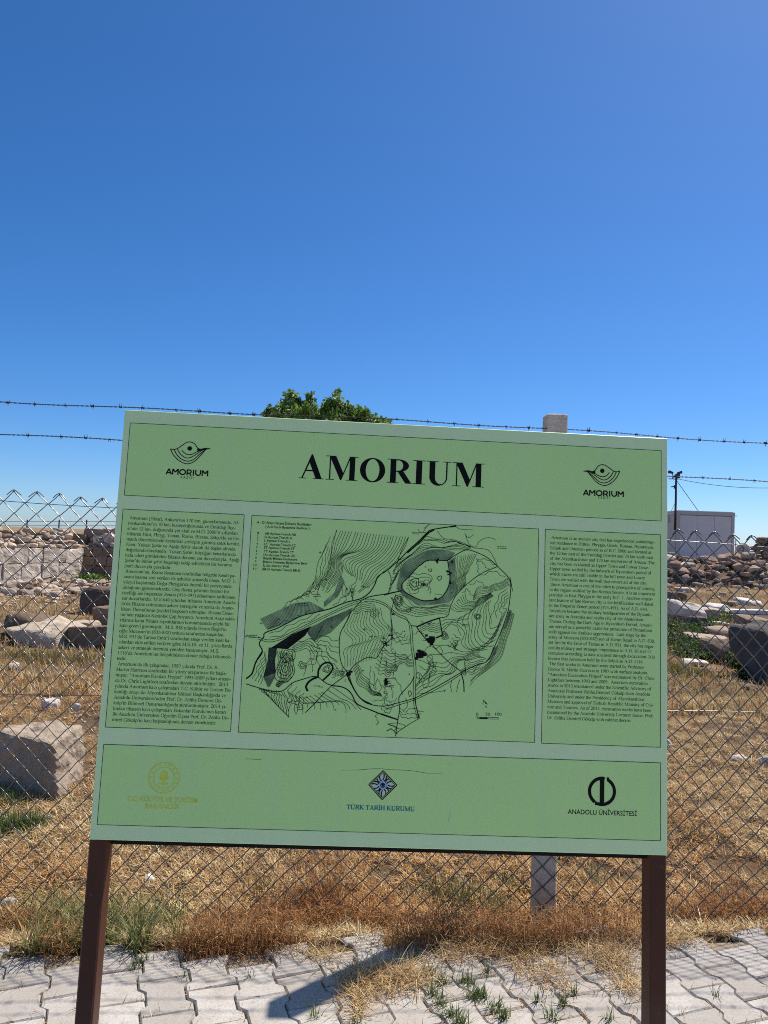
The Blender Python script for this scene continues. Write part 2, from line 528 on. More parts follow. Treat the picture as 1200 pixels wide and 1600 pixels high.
# ------------------------------------------------------------------ information board
TL = np.array([-0.71152, 2.07193, 1.90683])           # top left corner of the face
E1 = np.array([0.9988437, 0.04630128, -0.01294072])   # to the right along the face
E2 = np.array([-0.0088626, -0.07840208, -0.99688242]) # down along the face
E2 = E2 - E1 * (E1 @ E2); E2 /= np.linalg.norm(E2)
EN = np.cross(E1, E2); EN = -EN if EN[1] > 0 else EN  # out of the face, towards the reader
BW, BH, BT = 1.5, 1.120, 0.022
def B(u, v, n=0.0): return TL + E1 * u + E2 * v + EN * n
def toB(px, py):
    d = ray(px, py); t = ((TL - EYE) @ EN) / (d @ EN); q = EYE + d * t - TL
    return np.array([q @ E1, q @ E2])
sign = empty('information_board', tuple(B(BW / 2, BH) * np.array([1, 1, 0])), 'green information board with site map and text on two brown metal legs', 'sign')
bpy.context.view_layer.update()

def board_mat(name, col, rough, var=0.05):
    m, nt, b = new_mat(name)
    f = noise_fac(nt, 3.0, 4, 0.6, 'World'); g = noise_fac(nt, 160, 4, 0.7, 'World')
    c = mix(nt, f, tuple(x * (1 - var) for x in col), tuple(x * (1 + var) for x in col))
    c = mix(nt, ramp(nt, g, [(0.66, 0.0), (0.78, 0.12)]), c, tuple(min(1, x * 1.3 + .03) for x in col))
    geo = nt.nodes.new('ShaderNodeNewGeometry'); mp_ = nt.nodes.new('ShaderNodeMapping'); mp_.inputs['Scale'].default_value = (26, 26, 1.3)
    nt.links.new(geo.outputs['Position'], mp_.inputs[0]); sn = N(nt, 'ShaderNodeTexNoise'); sn.inputs['Scale'].default_value = 1.0; sn.inputs['Detail'].default_value = 5; nt.links.new(mp_.outputs[0], sn.inputs['Vector'])
    c = mix(nt, ramp(nt, sn.outputs['Fac'], [(.5, 0.0), (.75, .16)]), c, (.62, .66, .52))      # faint dust streaks
    nt.links.new(c, b.inputs['Base Color'])
    rr = N(nt, 'ShaderNodeMapRange'); rr.inputs[3].default_value = rough - .06; rr.inputs[4].default_value = rough + .12
    nt.links.new(f, rr.inputs[0]); nt.links.new(rr.outputs[0], b.inputs['Roughness'])
    b.inputs['Specular IOR Level'].default_value = 0.4
    return m
border_m = board_mat('board_border_green', (0.69, 0.92, 0.48), 0.38)
panel_m = board_mat('board_panel_green', (0.57, 0.89, 0.31), 0.40)
edge_m = plain('board_edge', (0.012, 0.012, 0.012), 0.7, spec=0.1)
ink_m = plain('black_print', (0.006, 0.007, 0.006), 0.6, var=0.1, spec=0.12)
grey_m = plain('grey_print', (0.17, 0.25, 0.14), 0.5, var=0.3, spec=0.3)
yel_m = plain('yellow_print', (0.68, 0.76, 0.10), 0.5, spec=0.3)
blue_m = plain('teal_print', (0.015, 0.20, 0.24), 0.5, spec=0.3)
lblue_m = plain('light_blue_print', (0.30, 0.52, 0.75), 0.5, spec=0.3)
white_m = plain('pale_print', (0.62, 0.72, 0.60), 0.5, spec=0.3)
def paint_mat():
    m, nt, b = new_mat('brown_paint')
    f = noise_fac(nt, 9, 6, .7, 'World', .4); g = noise_fac(nt, 60, 5, .7, 'World')
    c = mix(nt, f, (.055, .020, .012), (.105, .038, .022))
    c = mix(nt, ramp(nt, g, [(.64, 0.0), (.70, .55)]), c, (.22, .13, .085))
    geo = nt.nodes.new('ShaderNodeNewGeometry'); sp = nt.nodes.new('ShaderNodeSeparateXYZ'); nt.links.new(geo.outputs['Position'], sp.inputs[0])
    mr_ = N(nt, 'ShaderNodeMapRange'); mr_.inputs[1].default_value = .45; mr_.inputs[2].default_value = .0; nt.links.new(sp.outputs['Z'], mr_.inputs[0])
    mu = N(nt, 'ShaderNodeMath', operation='MULTIPLY'); nt.links.new(mr_.outputs[0], mu.inputs[0]); nt.links.new(f, mu.inputs[1])
    c = mix(nt, mu.outputs[0], c, (.25, .19, .14))
    nt.links.new(c, b.inputs['Base Color']); b.inputs['Roughness'].default_value = .55; b.inputs['Specular IOR Level'].default_value = .2
    bump(nt, b, g, .08, .003)
    return m
leg_m = paint_mat()

rotB = np.stack([E1, E2, EN], 1)
# plate with a small bevel
mb = MB(); bv = 0.0015; pts = []
for n, ins in ((-BT, 0.0), (-bv, 0.0), (0.0, bv)):
    for (u, v) in ((ins, ins), (BW - ins, ins), (BW - ins, BH - ins), (ins, BH - ins)): pts.append(B(u, v, n))
fs = [(8, 9, 10, 11), (3, 2, 1, 0)] + [(l * 4 + i, l * 4 + 4 + i, l * 4 + 4 + (i + 1) % 4, l * 4 + (i + 1) % 4) for l in (0, 1) for i in range(4)]
mb.add(pts, fs)
plate = put(mb.build('board', border_m, sign))
# black steel frame behind the plate, its lower rail showing under the edge
mb = MB()
mb.box(B(BW / 2, BH - 0.009, -BT - 0.016), (BW - 0.094, 0.050, 0.030), rotB)
mb.box(B(BW / 2, 0.022, -BT - 0.016), (BW - 0.010, 0.040, 0.030), rotB)
for u in (0.013, BW - 0.020): mb.box(B(u, BH / 2 - 0.006, -BT - 0.0155), (0.030, BH - 0.078, 0.028), rotB)
mb.box(B(BW / 2, BH / 2, -BT - 0.0155), (0.030, BH - 0.078, 0.028), rotB)
put(mb.build('back_frame', edge_m, sign))
# legs
LW, LD = 0.044, 0.062
def leg(u):
    mb = MB(); b = 0.004
    sec = [(-LW/2 + b, -LD/2), (LW/2 - b, -LD/2), (LW/2, -LD/2 + b), (LW/2, LD/2 - b), (LW/2 - b, LD/2), (-LW/2 + b, LD/2), (-LW/2, LD/2 - b), (-LW/2, -LD/2 + b)]
    for v0, v1, n0, kd in ((BH + 0.0012, BH + 0.82, -0.003, 1.0), (BH * 0.35, BH + 0.001, -BT - 0.032, 0.5)):
        pts = [B(u + a, v, n0 - LD * kd / 2 + c * kd) for v in (v0, v1) for a, c in sec]
        mb.add(pts, [(i, (i + 1) % 8, 8 + (i + 1) % 8, 8 + i) for i in range(8)] + [tuple(range(8)), tuple(range(15, 7, -1))])
    return put(mb.build('leg', leg_m, sign))
leg(0.0205); leg(BW - 0.0225)

# ---- print helpers: everything flat on the face, in board metres (u right, v down)
class Print:
    def __init__(s, name, mat, lift): s.name, s.mat, s.lift = name, mat, lift; s.V = []; s.Fi = []; s.C = []; s.n = 0; s.k = 0
    def poly(s, pts):
        pts = np.asarray(pts, float); m = len(pts); s.k = (s.k + 1) % 9
        z = np.full((m, 1), s.lift + s.k * 2.5e-5)
        s.V.append(np.hstack([pts, z])); s.Fi.append(np.arange(s.n, s.n + m)); s.C.append([m]); s.n += m
    def quads(s, L, R_):
        m = len(L); s.k = (s.k + 1) % 9; z = s.lift + s.k * 2.5e-5
        P = np.concatenate([L, R_]); s.V.append(np.hstack([P, np.full((2 * m, 1), z)]))
        i = np.arange(m - 1); q = np.stack([i, i + 1, m + i + 1, m + i], 1) + s.n
        s.Fi.append(q.ravel()); s.C.append([4] * (m - 1)); s.n += 2 * m
    def raw(s, P, fi, cnt):
        s.V.append(P); s.Fi.append(np.asarray(fi) + s.n); s.C.append(list(cnt)); s.n += len(P)
    def line(s, pts, w):
        pts = np.asarray(pts, float)
        if len(pts) < 2: return
        keep = np.concatenate([[True], np.linalg.norm(np.diff(pts, axis=0), axis=1) > 1e-6]); pts = pts[keep]
        if len(pts) < 2: return
        T = np.gradient(pts, axis=0); T /= (np.linalg.norm(T, axis=1)[:, None] + 1e-12)
        Nn = np.stack([-T[:, 1], T[:, 0]], 1)
        w = np.broadcast_to(np.asarray(w, float), (len(pts),))[:, None]
        s.quads(pts + Nn * w / 2, pts - Nn * w / 2)
    def rect(s, a, b): s.poly([(a[0], a[1]), (b[0], a[1]), (b[0], b[1]), (a[0], b[1])])
    def disc(s, c, r, n=20, ry=None):
        a = np.arange(n) * 2 * math.pi / n; s.poly(np.stack([c[0] + r * np.cos(a), c[1] + (ry or r) * np.sin(a)], 1))
    def ring(s, c, r, w, n=40, a0=0, a1=2 * math.pi):
        a = np.linspace(a0, a1, n); s.line(np.stack([c[0] + r * np.cos(a), c[1] + r * np.sin(a)], 1), w)
    def build(s):
        V = np.concatenate(s.V); P = TL + V[:, :1] * E1 + V[:, 1:2] * E2 + V[:, 2:] * EN
        cnt = np.concatenate(s.C); me = mesh_np(s.name, P, np.concatenate(s.Fi), cnt, s.mat)
        # faces turned to the reader
        nrm = np.zeros(len(me.polygons) * 3); me.polygons.foreach_get('normal', nrm); nrm = nrm.reshape(-1, 3)
        return put(link(bpy.data.objects.new(s.name, me), sign))

def crom(pts, m=6, closed=False):
    p = np.asarray(pts, float); n = len(p)
    if n < 3: return p
    if closed: q = np.concatenate([p[-1:], p, p[:2]])
    else: q = np.concatenate([2 * p[:1] - p[1:2], p, 2 * p[-1:] - p[-2:-1]])
    out = []
    for i in range(len(q) - 3):
        t = np.linspace(0, 1, m, endpoint=False)[:, None]; a, b, c, d = q[i:i + 4]
        out.append(0.5 * ((2 * b) + (-a + c) * t + (2 * a - 5 * b + 4 * c - d) * t ** 2 + (-a + 3 * b - 3 * c + d) * t ** 3))
    out.append(q[-2:-1])
    return np.concatenate(out)

# ---- panels and hairlines
PANELS = [[(203, 661), (1033, 704), (1033, 814), (195, 774)], [(193, 796), (382, 804), (360, 1142), (164, 1137)],
          [(395, 805), (841, 827), (836, 1160), (371, 1144)], [(851, 828), (1032, 835), (1032, 1168), (847, 1161)],
          [(162, 1163), (1032, 1192), (1032, 1313), (152, 1289)]]
hair = Print('panel_outlines', ink_m, 0.0006)
for q in PANELS:
    c = np.array([toB(*p) for p in q])
    u0, u1 = c[[0, 3], 0].mean(), c[[1, 2], 0].mean(); v0, v1 = c[[0, 1], 1].mean(), c[[2, 3], 1].mean()
    pr = Print('print_panel', panel_m, 0.0003); pr.rect((u0, v0), (u1, v1)); pr.build()
    lw = 0.0013
    for a, b in (((u0, v0), (u1, v0)), ((u1, v0), (u1, v1)), ((u1, v1), (u0, v1)), ((u0, v1), (u0, v0))):
        hair.line([a, b], lw)
hair.build()

# ---- bold roman capitals for the heading
def ell(cx, cy, rx, ry, a0, a1, n=24):
    a = np.radians(np.linspace(a0, a1, n)); return np.stack([cx + rx * np.cos(a), cy + ry * np.sin(a)], 1)
def R4(x0, y0, x1, y1): return ('P', [(x0, y0), (x1, y0), (x1, y1), (x0, y1)])
BOLD = {
 'A': (722, [('P', [(372, 690), (345, 690), (268, 512), (478, 15), (648, 15)]), ('P', [(85, 15), (122, 15), (295, 450), (345, 690), (340, 690)]), R4(175, 208, 430, 246), R4(10, 0, 215, 18), R4(415, 0, 705, 18)]),
 'M': (944, [R4(128, 18, 162, 650), ('P', [(120, 676), (300, 676), (525, 190), (465, 0), (440, 0)]), ('P', [(445, 0), (470, 0), (725, 676), (688, 676)]), R4(688, 18, 838, 658), R4(22, 658, 200, 676), R4(690, 658, 925, 676), R4(32, 0, 262, 18), R4(600, 0, 920, 18)]),
 'O': (778, [('Q', ell(389, 331, 352, 345, 0, 360, 48), ell(389, 331, 192, 313, 0, 360, 48))]),
 'R': (722, [R4(108, 18, 268, 658), R4(22, 0, 355, 18), R4(22, 658, 340, 676), ('Q', ell(335, 498, 290, 178, -90, 90), ell(335, 498, 128, 146, -90, 90)), R4(262, 644, 338, 676), R4(262, 320, 338, 352), ('P', [(300, 345), (480, 335), (700, 18), (525, 18)]), R4(540, 0, 722, 18)]),
 'I': (389, [R4(112, 18, 276, 658), R4(20, 0, 370, 18), R4(20, 658, 370, 676)]),
 'U': (722, [R4(98, 230, 256, 658), R4(15, 658, 345, 676), R4(566, 230, 604, 658), R4(482, 658, 706, 676), ('Q', ell(351, 230, 253, 246, 180, 360), ell(411, 230, 155, 198, 180, 360))]),
}
def bold_text(pr, txt, p0, p1, squash=1.0):
    a, b = toB(*p0), toB(*p1); width = sum(BOLD[c][0] for c in txt); sc = np.linalg.norm(b - a) / width
    d = (b - a) / np.linalg.norm(b - a); nrm = np.array([d[1], -d[0]]); nrm = nrm if nrm[1] < 0 else -nrm
    x = 0
    for ch in txt:
        adv, prims = BOLD[ch]
        tr = lambda q: a + d * ((np.asarray(q, float)[:, :1] + x) * sc) + nrm * (np.asarray(q, float)[:, 1:] * sc * squash)
        for p in prims:
            if p[0] == 'P': pr.poly(tr(p[1]))
            else: pr.quads(tr(p[1]), tr(p[2]))
        x += adv
title = Print('title_lettering', ink_m, 0.0008)
bold_text(title, 'AMORIUM', (466, 747), (757, 762))
title.build()

# ---- book roman for the two text columns: strokes drawn with a broad nib
TN, TK = 40.0, 92.0
def sr(x, y, h=62): return ('l', [(x - h, y), (x + h, y)])
ST = lambda x, y0, y1: ('v', [(x, y0), (x, y1)])
LC = {
 'a': [('c', [(75, 345), (130, 440), (230, 445), (300, 390), (305, 290)]), ST(305, 330, 70), ('c', [(305, 80), (345, 15), (425, 50)]), ('c', [(305, 280), (180, 225), (75, 150), (85, 30), (190, 10), (305, 85)])],
 'b': [ST(105, 670, 20), ('l', [(20, 655), (105, 665)]), ('c', [(105, 370), (190, 440), (330, 435), (440, 300), (430, 110), (310, 0), (190, 5), (105, 50)])],
 'c': [('c', [(390, 350), (330, 435), (220, 440), (90, 360), (70, 200), (130, 50), (250, 10), (400, 90)]), ('d', (370, 345, 38))],
 'd': [ST(375, 670, 20), ('l', [(290, 655), (375, 665)]), ('l', [(375, 20), (470, 35)]), ('c', [(375, 370), (300, 440), (180, 435), (65, 300), (75, 110), (170, 5), (290, 10), (375, 70)])],
 'e': [('l', [(75, 265), (390, 265)]), ('c', [(390, 265), (360, 400), (250, 445), (130, 400), (65, 260), (90, 100), (200, 5), (320, 15), (410, 110)])],
 'f': [ST(140, 20, 560), ('c', [(140, 540), (165, 650), (260, 670), (340, 620)]), sr(140, 12, 110), ('l', [(25, 440), (280, 440)])],
 'g': [('c', [(210, 445), (100, 400), (90, 250), (200, 175), (320, 230), (330, 390), (210, 445)]), ('l', [(310, 420), (460, 420)]), ('c', [(170, 180), (90, 110), (140, 40), (340, 20), (440, -60), (390, -190), (200, -215), (60, -160), (60, -60), (140, 10)])],
 'h': [ST(100, 670, 15), ('l', [(15, 655), (100, 665)]), ('c', [(100, 350), (200, 435), (310, 430), (385, 330)]), ST(385, 345, 15), sr(100, 12), sr(385, 12)],
 'i': [ST(140, 440, 15), sr(140, 12, 105), ('l', [(30, 425), (140, 440)]), ('d', (135, 620, 58))],
 'ı': [ST(140, 440, 15), sr(140, 12, 105), ('l', [(30, 425), (140, 440)])],
 'j': [ST(150, 440, -90), ('c', [(150, -70), (120, -190), (10, -200)]), ('l', [(40, 425), (150, 440)]), ('d', (145, 620, 58))],
 'k': [ST(100, 670, 15), ('l', [(15, 655), (100, 665)]), sr(100, 12), ('l', [(110, 220), (360, 430)]), ('p', [(210, 300), (430, 20)]), sr(400, 438, 80), sr(420, 12, 85)],
 'l': [ST(140, 670, 15), sr(140, 12, 105), ('l', [(30, 655), (140, 665)])],
 'm': [ST(105, 430, 15), ('l', [(20, 420), (105, 435)]), ('c', [(105, 350), (200, 435), (300, 430), (385, 330)]), ST(385, 345, 15), ('c', [(385, 350), (480, 435), (580, 430), (665, 330)]), ST(665, 345, 15), sr(105, 12), sr(385, 12), sr(665, 12)],
 'n': [ST(105, 430, 15), ('l', [(20, 420), (105, 435)]), ('c', [(105, 350), (200, 435), (310, 430), (385, 330)]), ST(385, 345, 15), sr(105, 12, 75), sr(385, 12, 75)],
 'o': [('c', [(250, 447), (110, 390), (65, 225), (110, 60), (250, 3), (390, 60), (435, 225), (390, 390), (250, 447)])],
 'p': [ST(110, 430, -200), ('l', [(20, 420), (110, 435)]), sr(110, -205, 95), ('c', [(110, 360), (200, 440), (330, 435), (440, 300), (425, 110), (310, 5), (190, 10), (110, 60)])],
 'q': [ST(385, 430, -200), sr(385, -205, 95), ('c', [(385, 370), (300, 440), (180, 435), (65, 300), (75, 110), (170, 5), (290, 10), (385, 70)])],
 'r': [ST(110, 430, 15), ('l', [(20, 420), (110, 435)]), sr(110, 12, 95), ('c', [(110, 340), (180, 430), (260, 450), (310, 410)]), ('d', (300, 400, 42))],
 's': [('c', [(320, 330), (280, 430), (170, 445), (80, 370), (120, 280), (260, 200), (330, 110), (250, 10), (130, 10), (55, 120)])],
 't': [ST(125, 560, 90), ('c', [(125, 100), (165, 10), (270, 50)]), ('l', [(20, 435), (260, 435)])],
 'u': [ST(105, 435, 120), ('c', [(105, 130), (160, 15), (280, 30), (375, 110)]), ST(375, 435, 20), ('l', [(15, 438), (105, 438)]), ('l', [(285, 438), (375, 438)]), ('l', [(375, 25), (475, 35)])],
 'v': [('p', [(85, 430), (260, 0)]), ('t', [(260, 0), (415, 430)]), sr(100, 438, 85), sr(410, 438, 75)],
 'w': [('p', [(85, 430), (240, 0)]), ('t', [(240, 0), (375, 400)]), ('p', [(330, 430), (500, 0)]), ('t', [(500, 0), (640, 430)]), sr(95, 438, 80), sr(340, 438, 90), sr(635, 438, 70)],
 'x': [('p', [(90, 430), (420, 15)]), ('t', [(80, 15), (400, 430)]), sr(110, 438, 90), sr(400, 438, 75), sr(95, 12, 75), sr(410, 12, 90)],
 'y': [('p', [(85, 430), (265, 10)]), ('t', [(415, 430), (240, -60)]), ('c', [(240, -50), (190, -190), (60, -200)]), sr(100, 438, 85), sr(410, 438, 75)],
 'z': [('l', [(50, 435), (390, 435)]), ('p', [(385, 425), (60, 20)]), ('l', [(40, 12), (410, 12)]), ('l', [(50, 435), (45, 340)]), ('l', [(410, 12), (420, 110)])],
 'A': [('t', [(90, 15), (345, 660)]), ('v', [(350, 660), (600, 15)]), ('l', [(175, 225), (500, 225)]), sr(100, 12, 90), sr(600, 12, 110)],
 'B': [ST(150, 650, 15), ('l', [(30, 652), (380, 652)]), ('l', [(30, 12), (380, 12)]), ('c', [(370, 652), (510, 600), (510, 400), (360, 345)]), ('c', [(360, 345), (560, 300), (580, 80), (370, 12)]), ('l', [(150, 345), (370, 345)])],
 'C': [('c', [(600, 480), (520, 630), (370, 665), (180, 600), (75, 400), (90, 190), (220, 30), (400, 0), (620, 120)]), ('l', [(600, 640), (600, 470)])],
 'D': [ST(150, 650, 15), ('l', [(30, 652), (350, 652)]), ('l', [(30, 12), (350, 12)]), ('c', [(340, 652), (560, 590), (660, 400), (640, 200), (530, 50), (340, 12)])],
 'E': [ST(150, 650, 15), ('l', [(30, 652), (540, 652)]), ('l', [(30, 12), (570, 12)]), ('l', [(150, 340), (430, 340)]), ('l', [(540, 652), (545, 520)]), ('l', [(570, 12), (595, 170)]), ('l', [(430, 410), (430, 270)])],
 'F': [ST(150, 650, 15), ('l', [(30, 652), (530, 652)]), sr(150, 12, 120), ('l', [(150, 340), (420, 340)]), ('l', [(530, 652), (535, 520)])],
 'G': [('c', [(600, 490), (520, 630), (380, 665), (180, 600), (75, 400), (90, 190), (220, 30), (400, 0), (600, 60)]), ('l', [(600, 640), (600, 480)]), ST(600, 300, 50), sr(590, 305, 110)],
 'H': [ST(155, 650, 15), ST(565, 650, 15), ('l', [(155, 340), (565, 340)]), sr(155, 652, 125), sr(155, 12, 125), sr(565, 652, 125), sr(565, 12, 125)],
 'I': [ST(165, 650, 15), sr(165, 652, 140), sr(165, 12, 140)],
 'K': [ST(155, 650, 15), ('t', [(165, 300), (550, 640)]), ('p', [(270, 390), (620, 20)]), sr(155, 652, 125), sr(155, 12, 125), sr(570, 652, 110), sr(620, 12, 95)],
 'L': [ST(150, 650, 15), sr(150, 652, 125), ('l', [(30, 12), (560, 12)]), ('l', [(560, 12), (590, 170)])],
 'M': [('t', [(140, 15), (140, 640)]), ('v', [(140, 650), (430, 30)]), ('t', [(430, 30), (720, 650)]), ST(730, 650, 15), sr(140, 12, 110), sr(730, 12, 130), sr(100, 652, 80), sr(770, 652, 95)],
 'N': [('t', [(130, 15), (130, 640)]), ('v', [(120, 650), (590, 20)]), ('t', [(590, 20), (590, 650)]), sr(130, 12, 110), sr(110, 652, 90), sr(590, 652, 110)],
 'O': [('c', [(361, 670), (180, 610), (75, 430), (75, 220), (180, 50), (361, -8), (540, 50), (650, 220), (650, 430), (540, 610), (361, 670)])],
 'P': [ST(150, 650, 15), ('l', [(30, 652), (330, 652)]), sr(150, 12, 120), ('c', [(320, 652), (510, 590), (510, 370), (320, 310), (150, 310)])],
 'R': [ST(150, 650, 15), ('l', [(30, 652), (330, 652)]), sr(150, 12, 120), ('c', [(320, 652), (510, 600), (510, 390), (320, 335), (150, 335)]), ('p', [(320, 335), (590, 20)]), sr(590, 12, 65)],
 'S': [('c', [(470, 500), (420, 630), (270, 670), (110, 600), (90, 450), (250, 350), (430, 250), (480, 120), (380, 10), (220, 0), (70, 160)]), ('l', [(470, 640), (472, 490)]), ('l', [(60, 20), (62, 170)])],
 'T': [ST(305, 650, 15), ('l', [(40, 652), (570, 652)]), ('l', [(40, 652), (25, 510)]), ('l', [(570, 652), (585, 510)]), sr(305, 12, 125)],
 'U': [ST(150, 650, 220), ('c', [(150, 230), (210, 30), (390, 0), (530, 80), (575, 240)]), ('t', [(577, 230), (577, 650)]), sr(150, 652, 125), sr(577, 652, 110)],
 'Y': [('p', [(110, 650), (360, 300)]), ('t', [(360, 300), (600, 650)]), ST(360, 310, 15), sr(120, 652, 105), sr(600, 652, 95), sr(360, 12, 125)],
 'Z': [('l', [(60, 650), (560, 650)]), ('v', [(545, 640), (70, 20)]), ('l', [(40, 12), (570, 12)]), ('l', [(60, 650), (45, 510)]), ('l', [(570, 12), (590, 160)])],
 '0': [('c', [(250, 665), (110, 560), (80, 330), (110, 100), (250, 0), (390, 100), (420, 330), (390, 560), (250, 665)])],
 '1': [ST(260, 660, 15), ('l', [(130, 600), (260, 660)]), sr(260, 12, 120)],
 '2': [('c', [(50, 500), (110, 640), (250, 665), (380, 570), (360, 400), (220, 210), (50, 40)]), ('v', [(60, 40), (440, 40)]), ('l', [(440, 40), (470, 140)])],
 '3': [('c', [(70, 530), (140, 645), (270, 660), (370, 560), (310, 410), (190, 350)]), ('c', [(190, 350), (360, 330), (430, 190), (350, 40), (200, 0), (50, 50)])],
 '4': [ST(350, 660, 10), ('t', [(345, 650), (40, 190)]), ('l', [(30, 190), (470, 190)])],
 '5': [('l', [(160, 640), (420, 640)]), ('t', [(160, 640), (100, 400)]), ('c', [(100, 400), (280, 390), (410, 270), (390, 110), (240, 10), (50, 40)])],
 '6': [('c', [(430, 660), (210, 560), (80, 330), (110, 90), (250, 5), (400, 80), (430, 240), (330, 380), (190, 360), (90, 250)])],
 '7': [('l', [(50, 635), (440, 635)]), ('p', [(440, 630), (200, 0)]), ('l', [(50, 635), (25, 510)])],
 '8': [('c', [(250, 665), (110, 590), (120, 440), (260, 350), (410, 240), (400, 70), (250, 0), (100, 70), (90, 220), (240, 350), (370, 450), (380, 590), (250, 665)])],
 '9': [('c', [(60, 0), (290, 100), (420, 330), (390, 570), (250, 660), (100, 580), (70, 420), (170, 280), (310, 300), (410, 410)])],
 '.': [('d', (125, 40, 60))], ',': [('d', (115, 40, 60)), ('l', [(150, 30), (80, -120)])],
 '-': [('v', [(40, 225), (290, 225)])], '(': [('c', [(290, 670), (130, 530), (80, 250), (130, -40), (290, -180)])], ')': [('c', [(45, 670), (205, 530), (255, 250), (205, -40), (45, -180)])],
 "'": [('v', [(110, 670), (95, 460)])], '"': [('v', [(130, 670), (120, 450)]), ('v', [(280, 670), (270, 450)])], ' ': [],
}
ADV = dict(zip('abcdefghijklmnopqrstuvwxyz', [444,500,444,500,444,333,500,500,278,278,500,278,778,500,500,500,500,333,389,278,500,500,722,500,500,444]))
ADV.update(dict(zip('ABCDEFGHIKLMNOPRSTUYZ', [722,667,667,722,611,556,722,722,333,722,611,889,722,722,556,667,556,611,722,722,611])))
ADV.update({c: 500 for c in '0123456789'}); ADV.update({'.': 250, ',': 250, '-': 333, '(': 333, ')': 333, "'": 240, '"': 408, ' ': 250, 'ı': 278})
def dots(y, a, b): return [('d', (a, y, 48)), ('d', (b, y, 48))]
CED = lambda x: [('l', [(x, 0), (x, -60)]), ('c', [(x, -60), (x + 80, -110), (x + 20, -190), (x - 80, -180)])]
for ch, base, ext in (('ö', 'o', dots(600, 160, 340)), ('ü', 'u', dots(600, 150, 330)), ('ç', 'c', CED(240)), ('ş', 's', CED(200)),
                      ('ğ', 'g', [('c', [(110, 640), (160, 560), (290, 560), (340, 640)])]), ('Ö', 'O', dots(790, 250, 470)), ('Ü', 'U', dots(790, 260, 460)),
                      ('İ', 'I', [('d', (165, 790, 58))]), ('Ş', 'S', CED(280)), ('Ç', 'C', CED(360))):
    LC[ch] = LC[base] + ext; ADV[ch] = ADV[base]
def nib_glyph(ch, bold=1.0):
    Vs, Fi, Cn, n = [], [], [], 0
    for k, (t, q) in enumerate(LC[ch]):
        if t == 'd':
            a = np.arange(7) * 2 * math.pi / 7; P = np.stack([q[0] + q[2] * np.cos(a), q[1] + q[2] * np.sin(a)], 1)
            Vs.append(np.hstack([P, np.full((7, 1), k)])); Fi += list(range(n, n + 7)); Cn.append(7); n += 7; continue
        p = crom(q, 4) if t == 'c' else np.asarray(q, float)
        T = np.gradient(p, axis=0); T /= np.linalg.norm(T, axis=1)[:, None] + 1e-9
        Nn = np.stack([-T[:, 1], T[:, 0]], 1)
        if t == 'l' or t == 't': w = np.full(len(p), TN * bold)
        elif t == 'v': w = np.full(len(p), TK * bold)
        else: w = (TN + (TK - TN) * np.abs(np.sin(np.arctan2(T[:, 1], T[:, 0]) - math.radians(18))) ** 1.3) * bold
        Lq, Rq = p + Nn * w[:, None] / 2, p - Nn * w[:, None] / 2; m = len(p)
        Vs.append(np.hstack([np.concatenate([Lq, Rq]), np.full((2 * m, 1), k)]))
        for i in range(m - 1): Fi += [n + i, n + i + 1, n + m + i + 1, n + m + i]; Cn.append(4)
        n += 2 * m
    return (np.concatenate(Vs) if Vs else np.zeros((0, 3)), np.array(Fi, int), Cn)
_gl = {}
def roman(pr, txt, org, em, d=np.array([1.0, 0.0]), bold=1.0):
    x = 0.0; nrm = np.array([d[1], -d[0]])
    nrm = nrm if nrm[1] < 0 else -nrm
    for ch in txt:
        if (ch, bold) not in _gl: _gl[(ch, bold)] = nib_glyph(ch, bold)
        P, fi, cn = _gl[(ch, bold)]
        if len(P):
            q = org + d * ((P[:, :1] + x) * em / 1000) + nrm * (P[:, 1:2] * em / 1000)
            pr.raw(np.hstack([q, pr.lift + P[:, 2:] * 2.5e-5]), fi, cn)
        x += ADV[ch]
def width(txt): return sum(ADV[c] for c in txt) / 1000

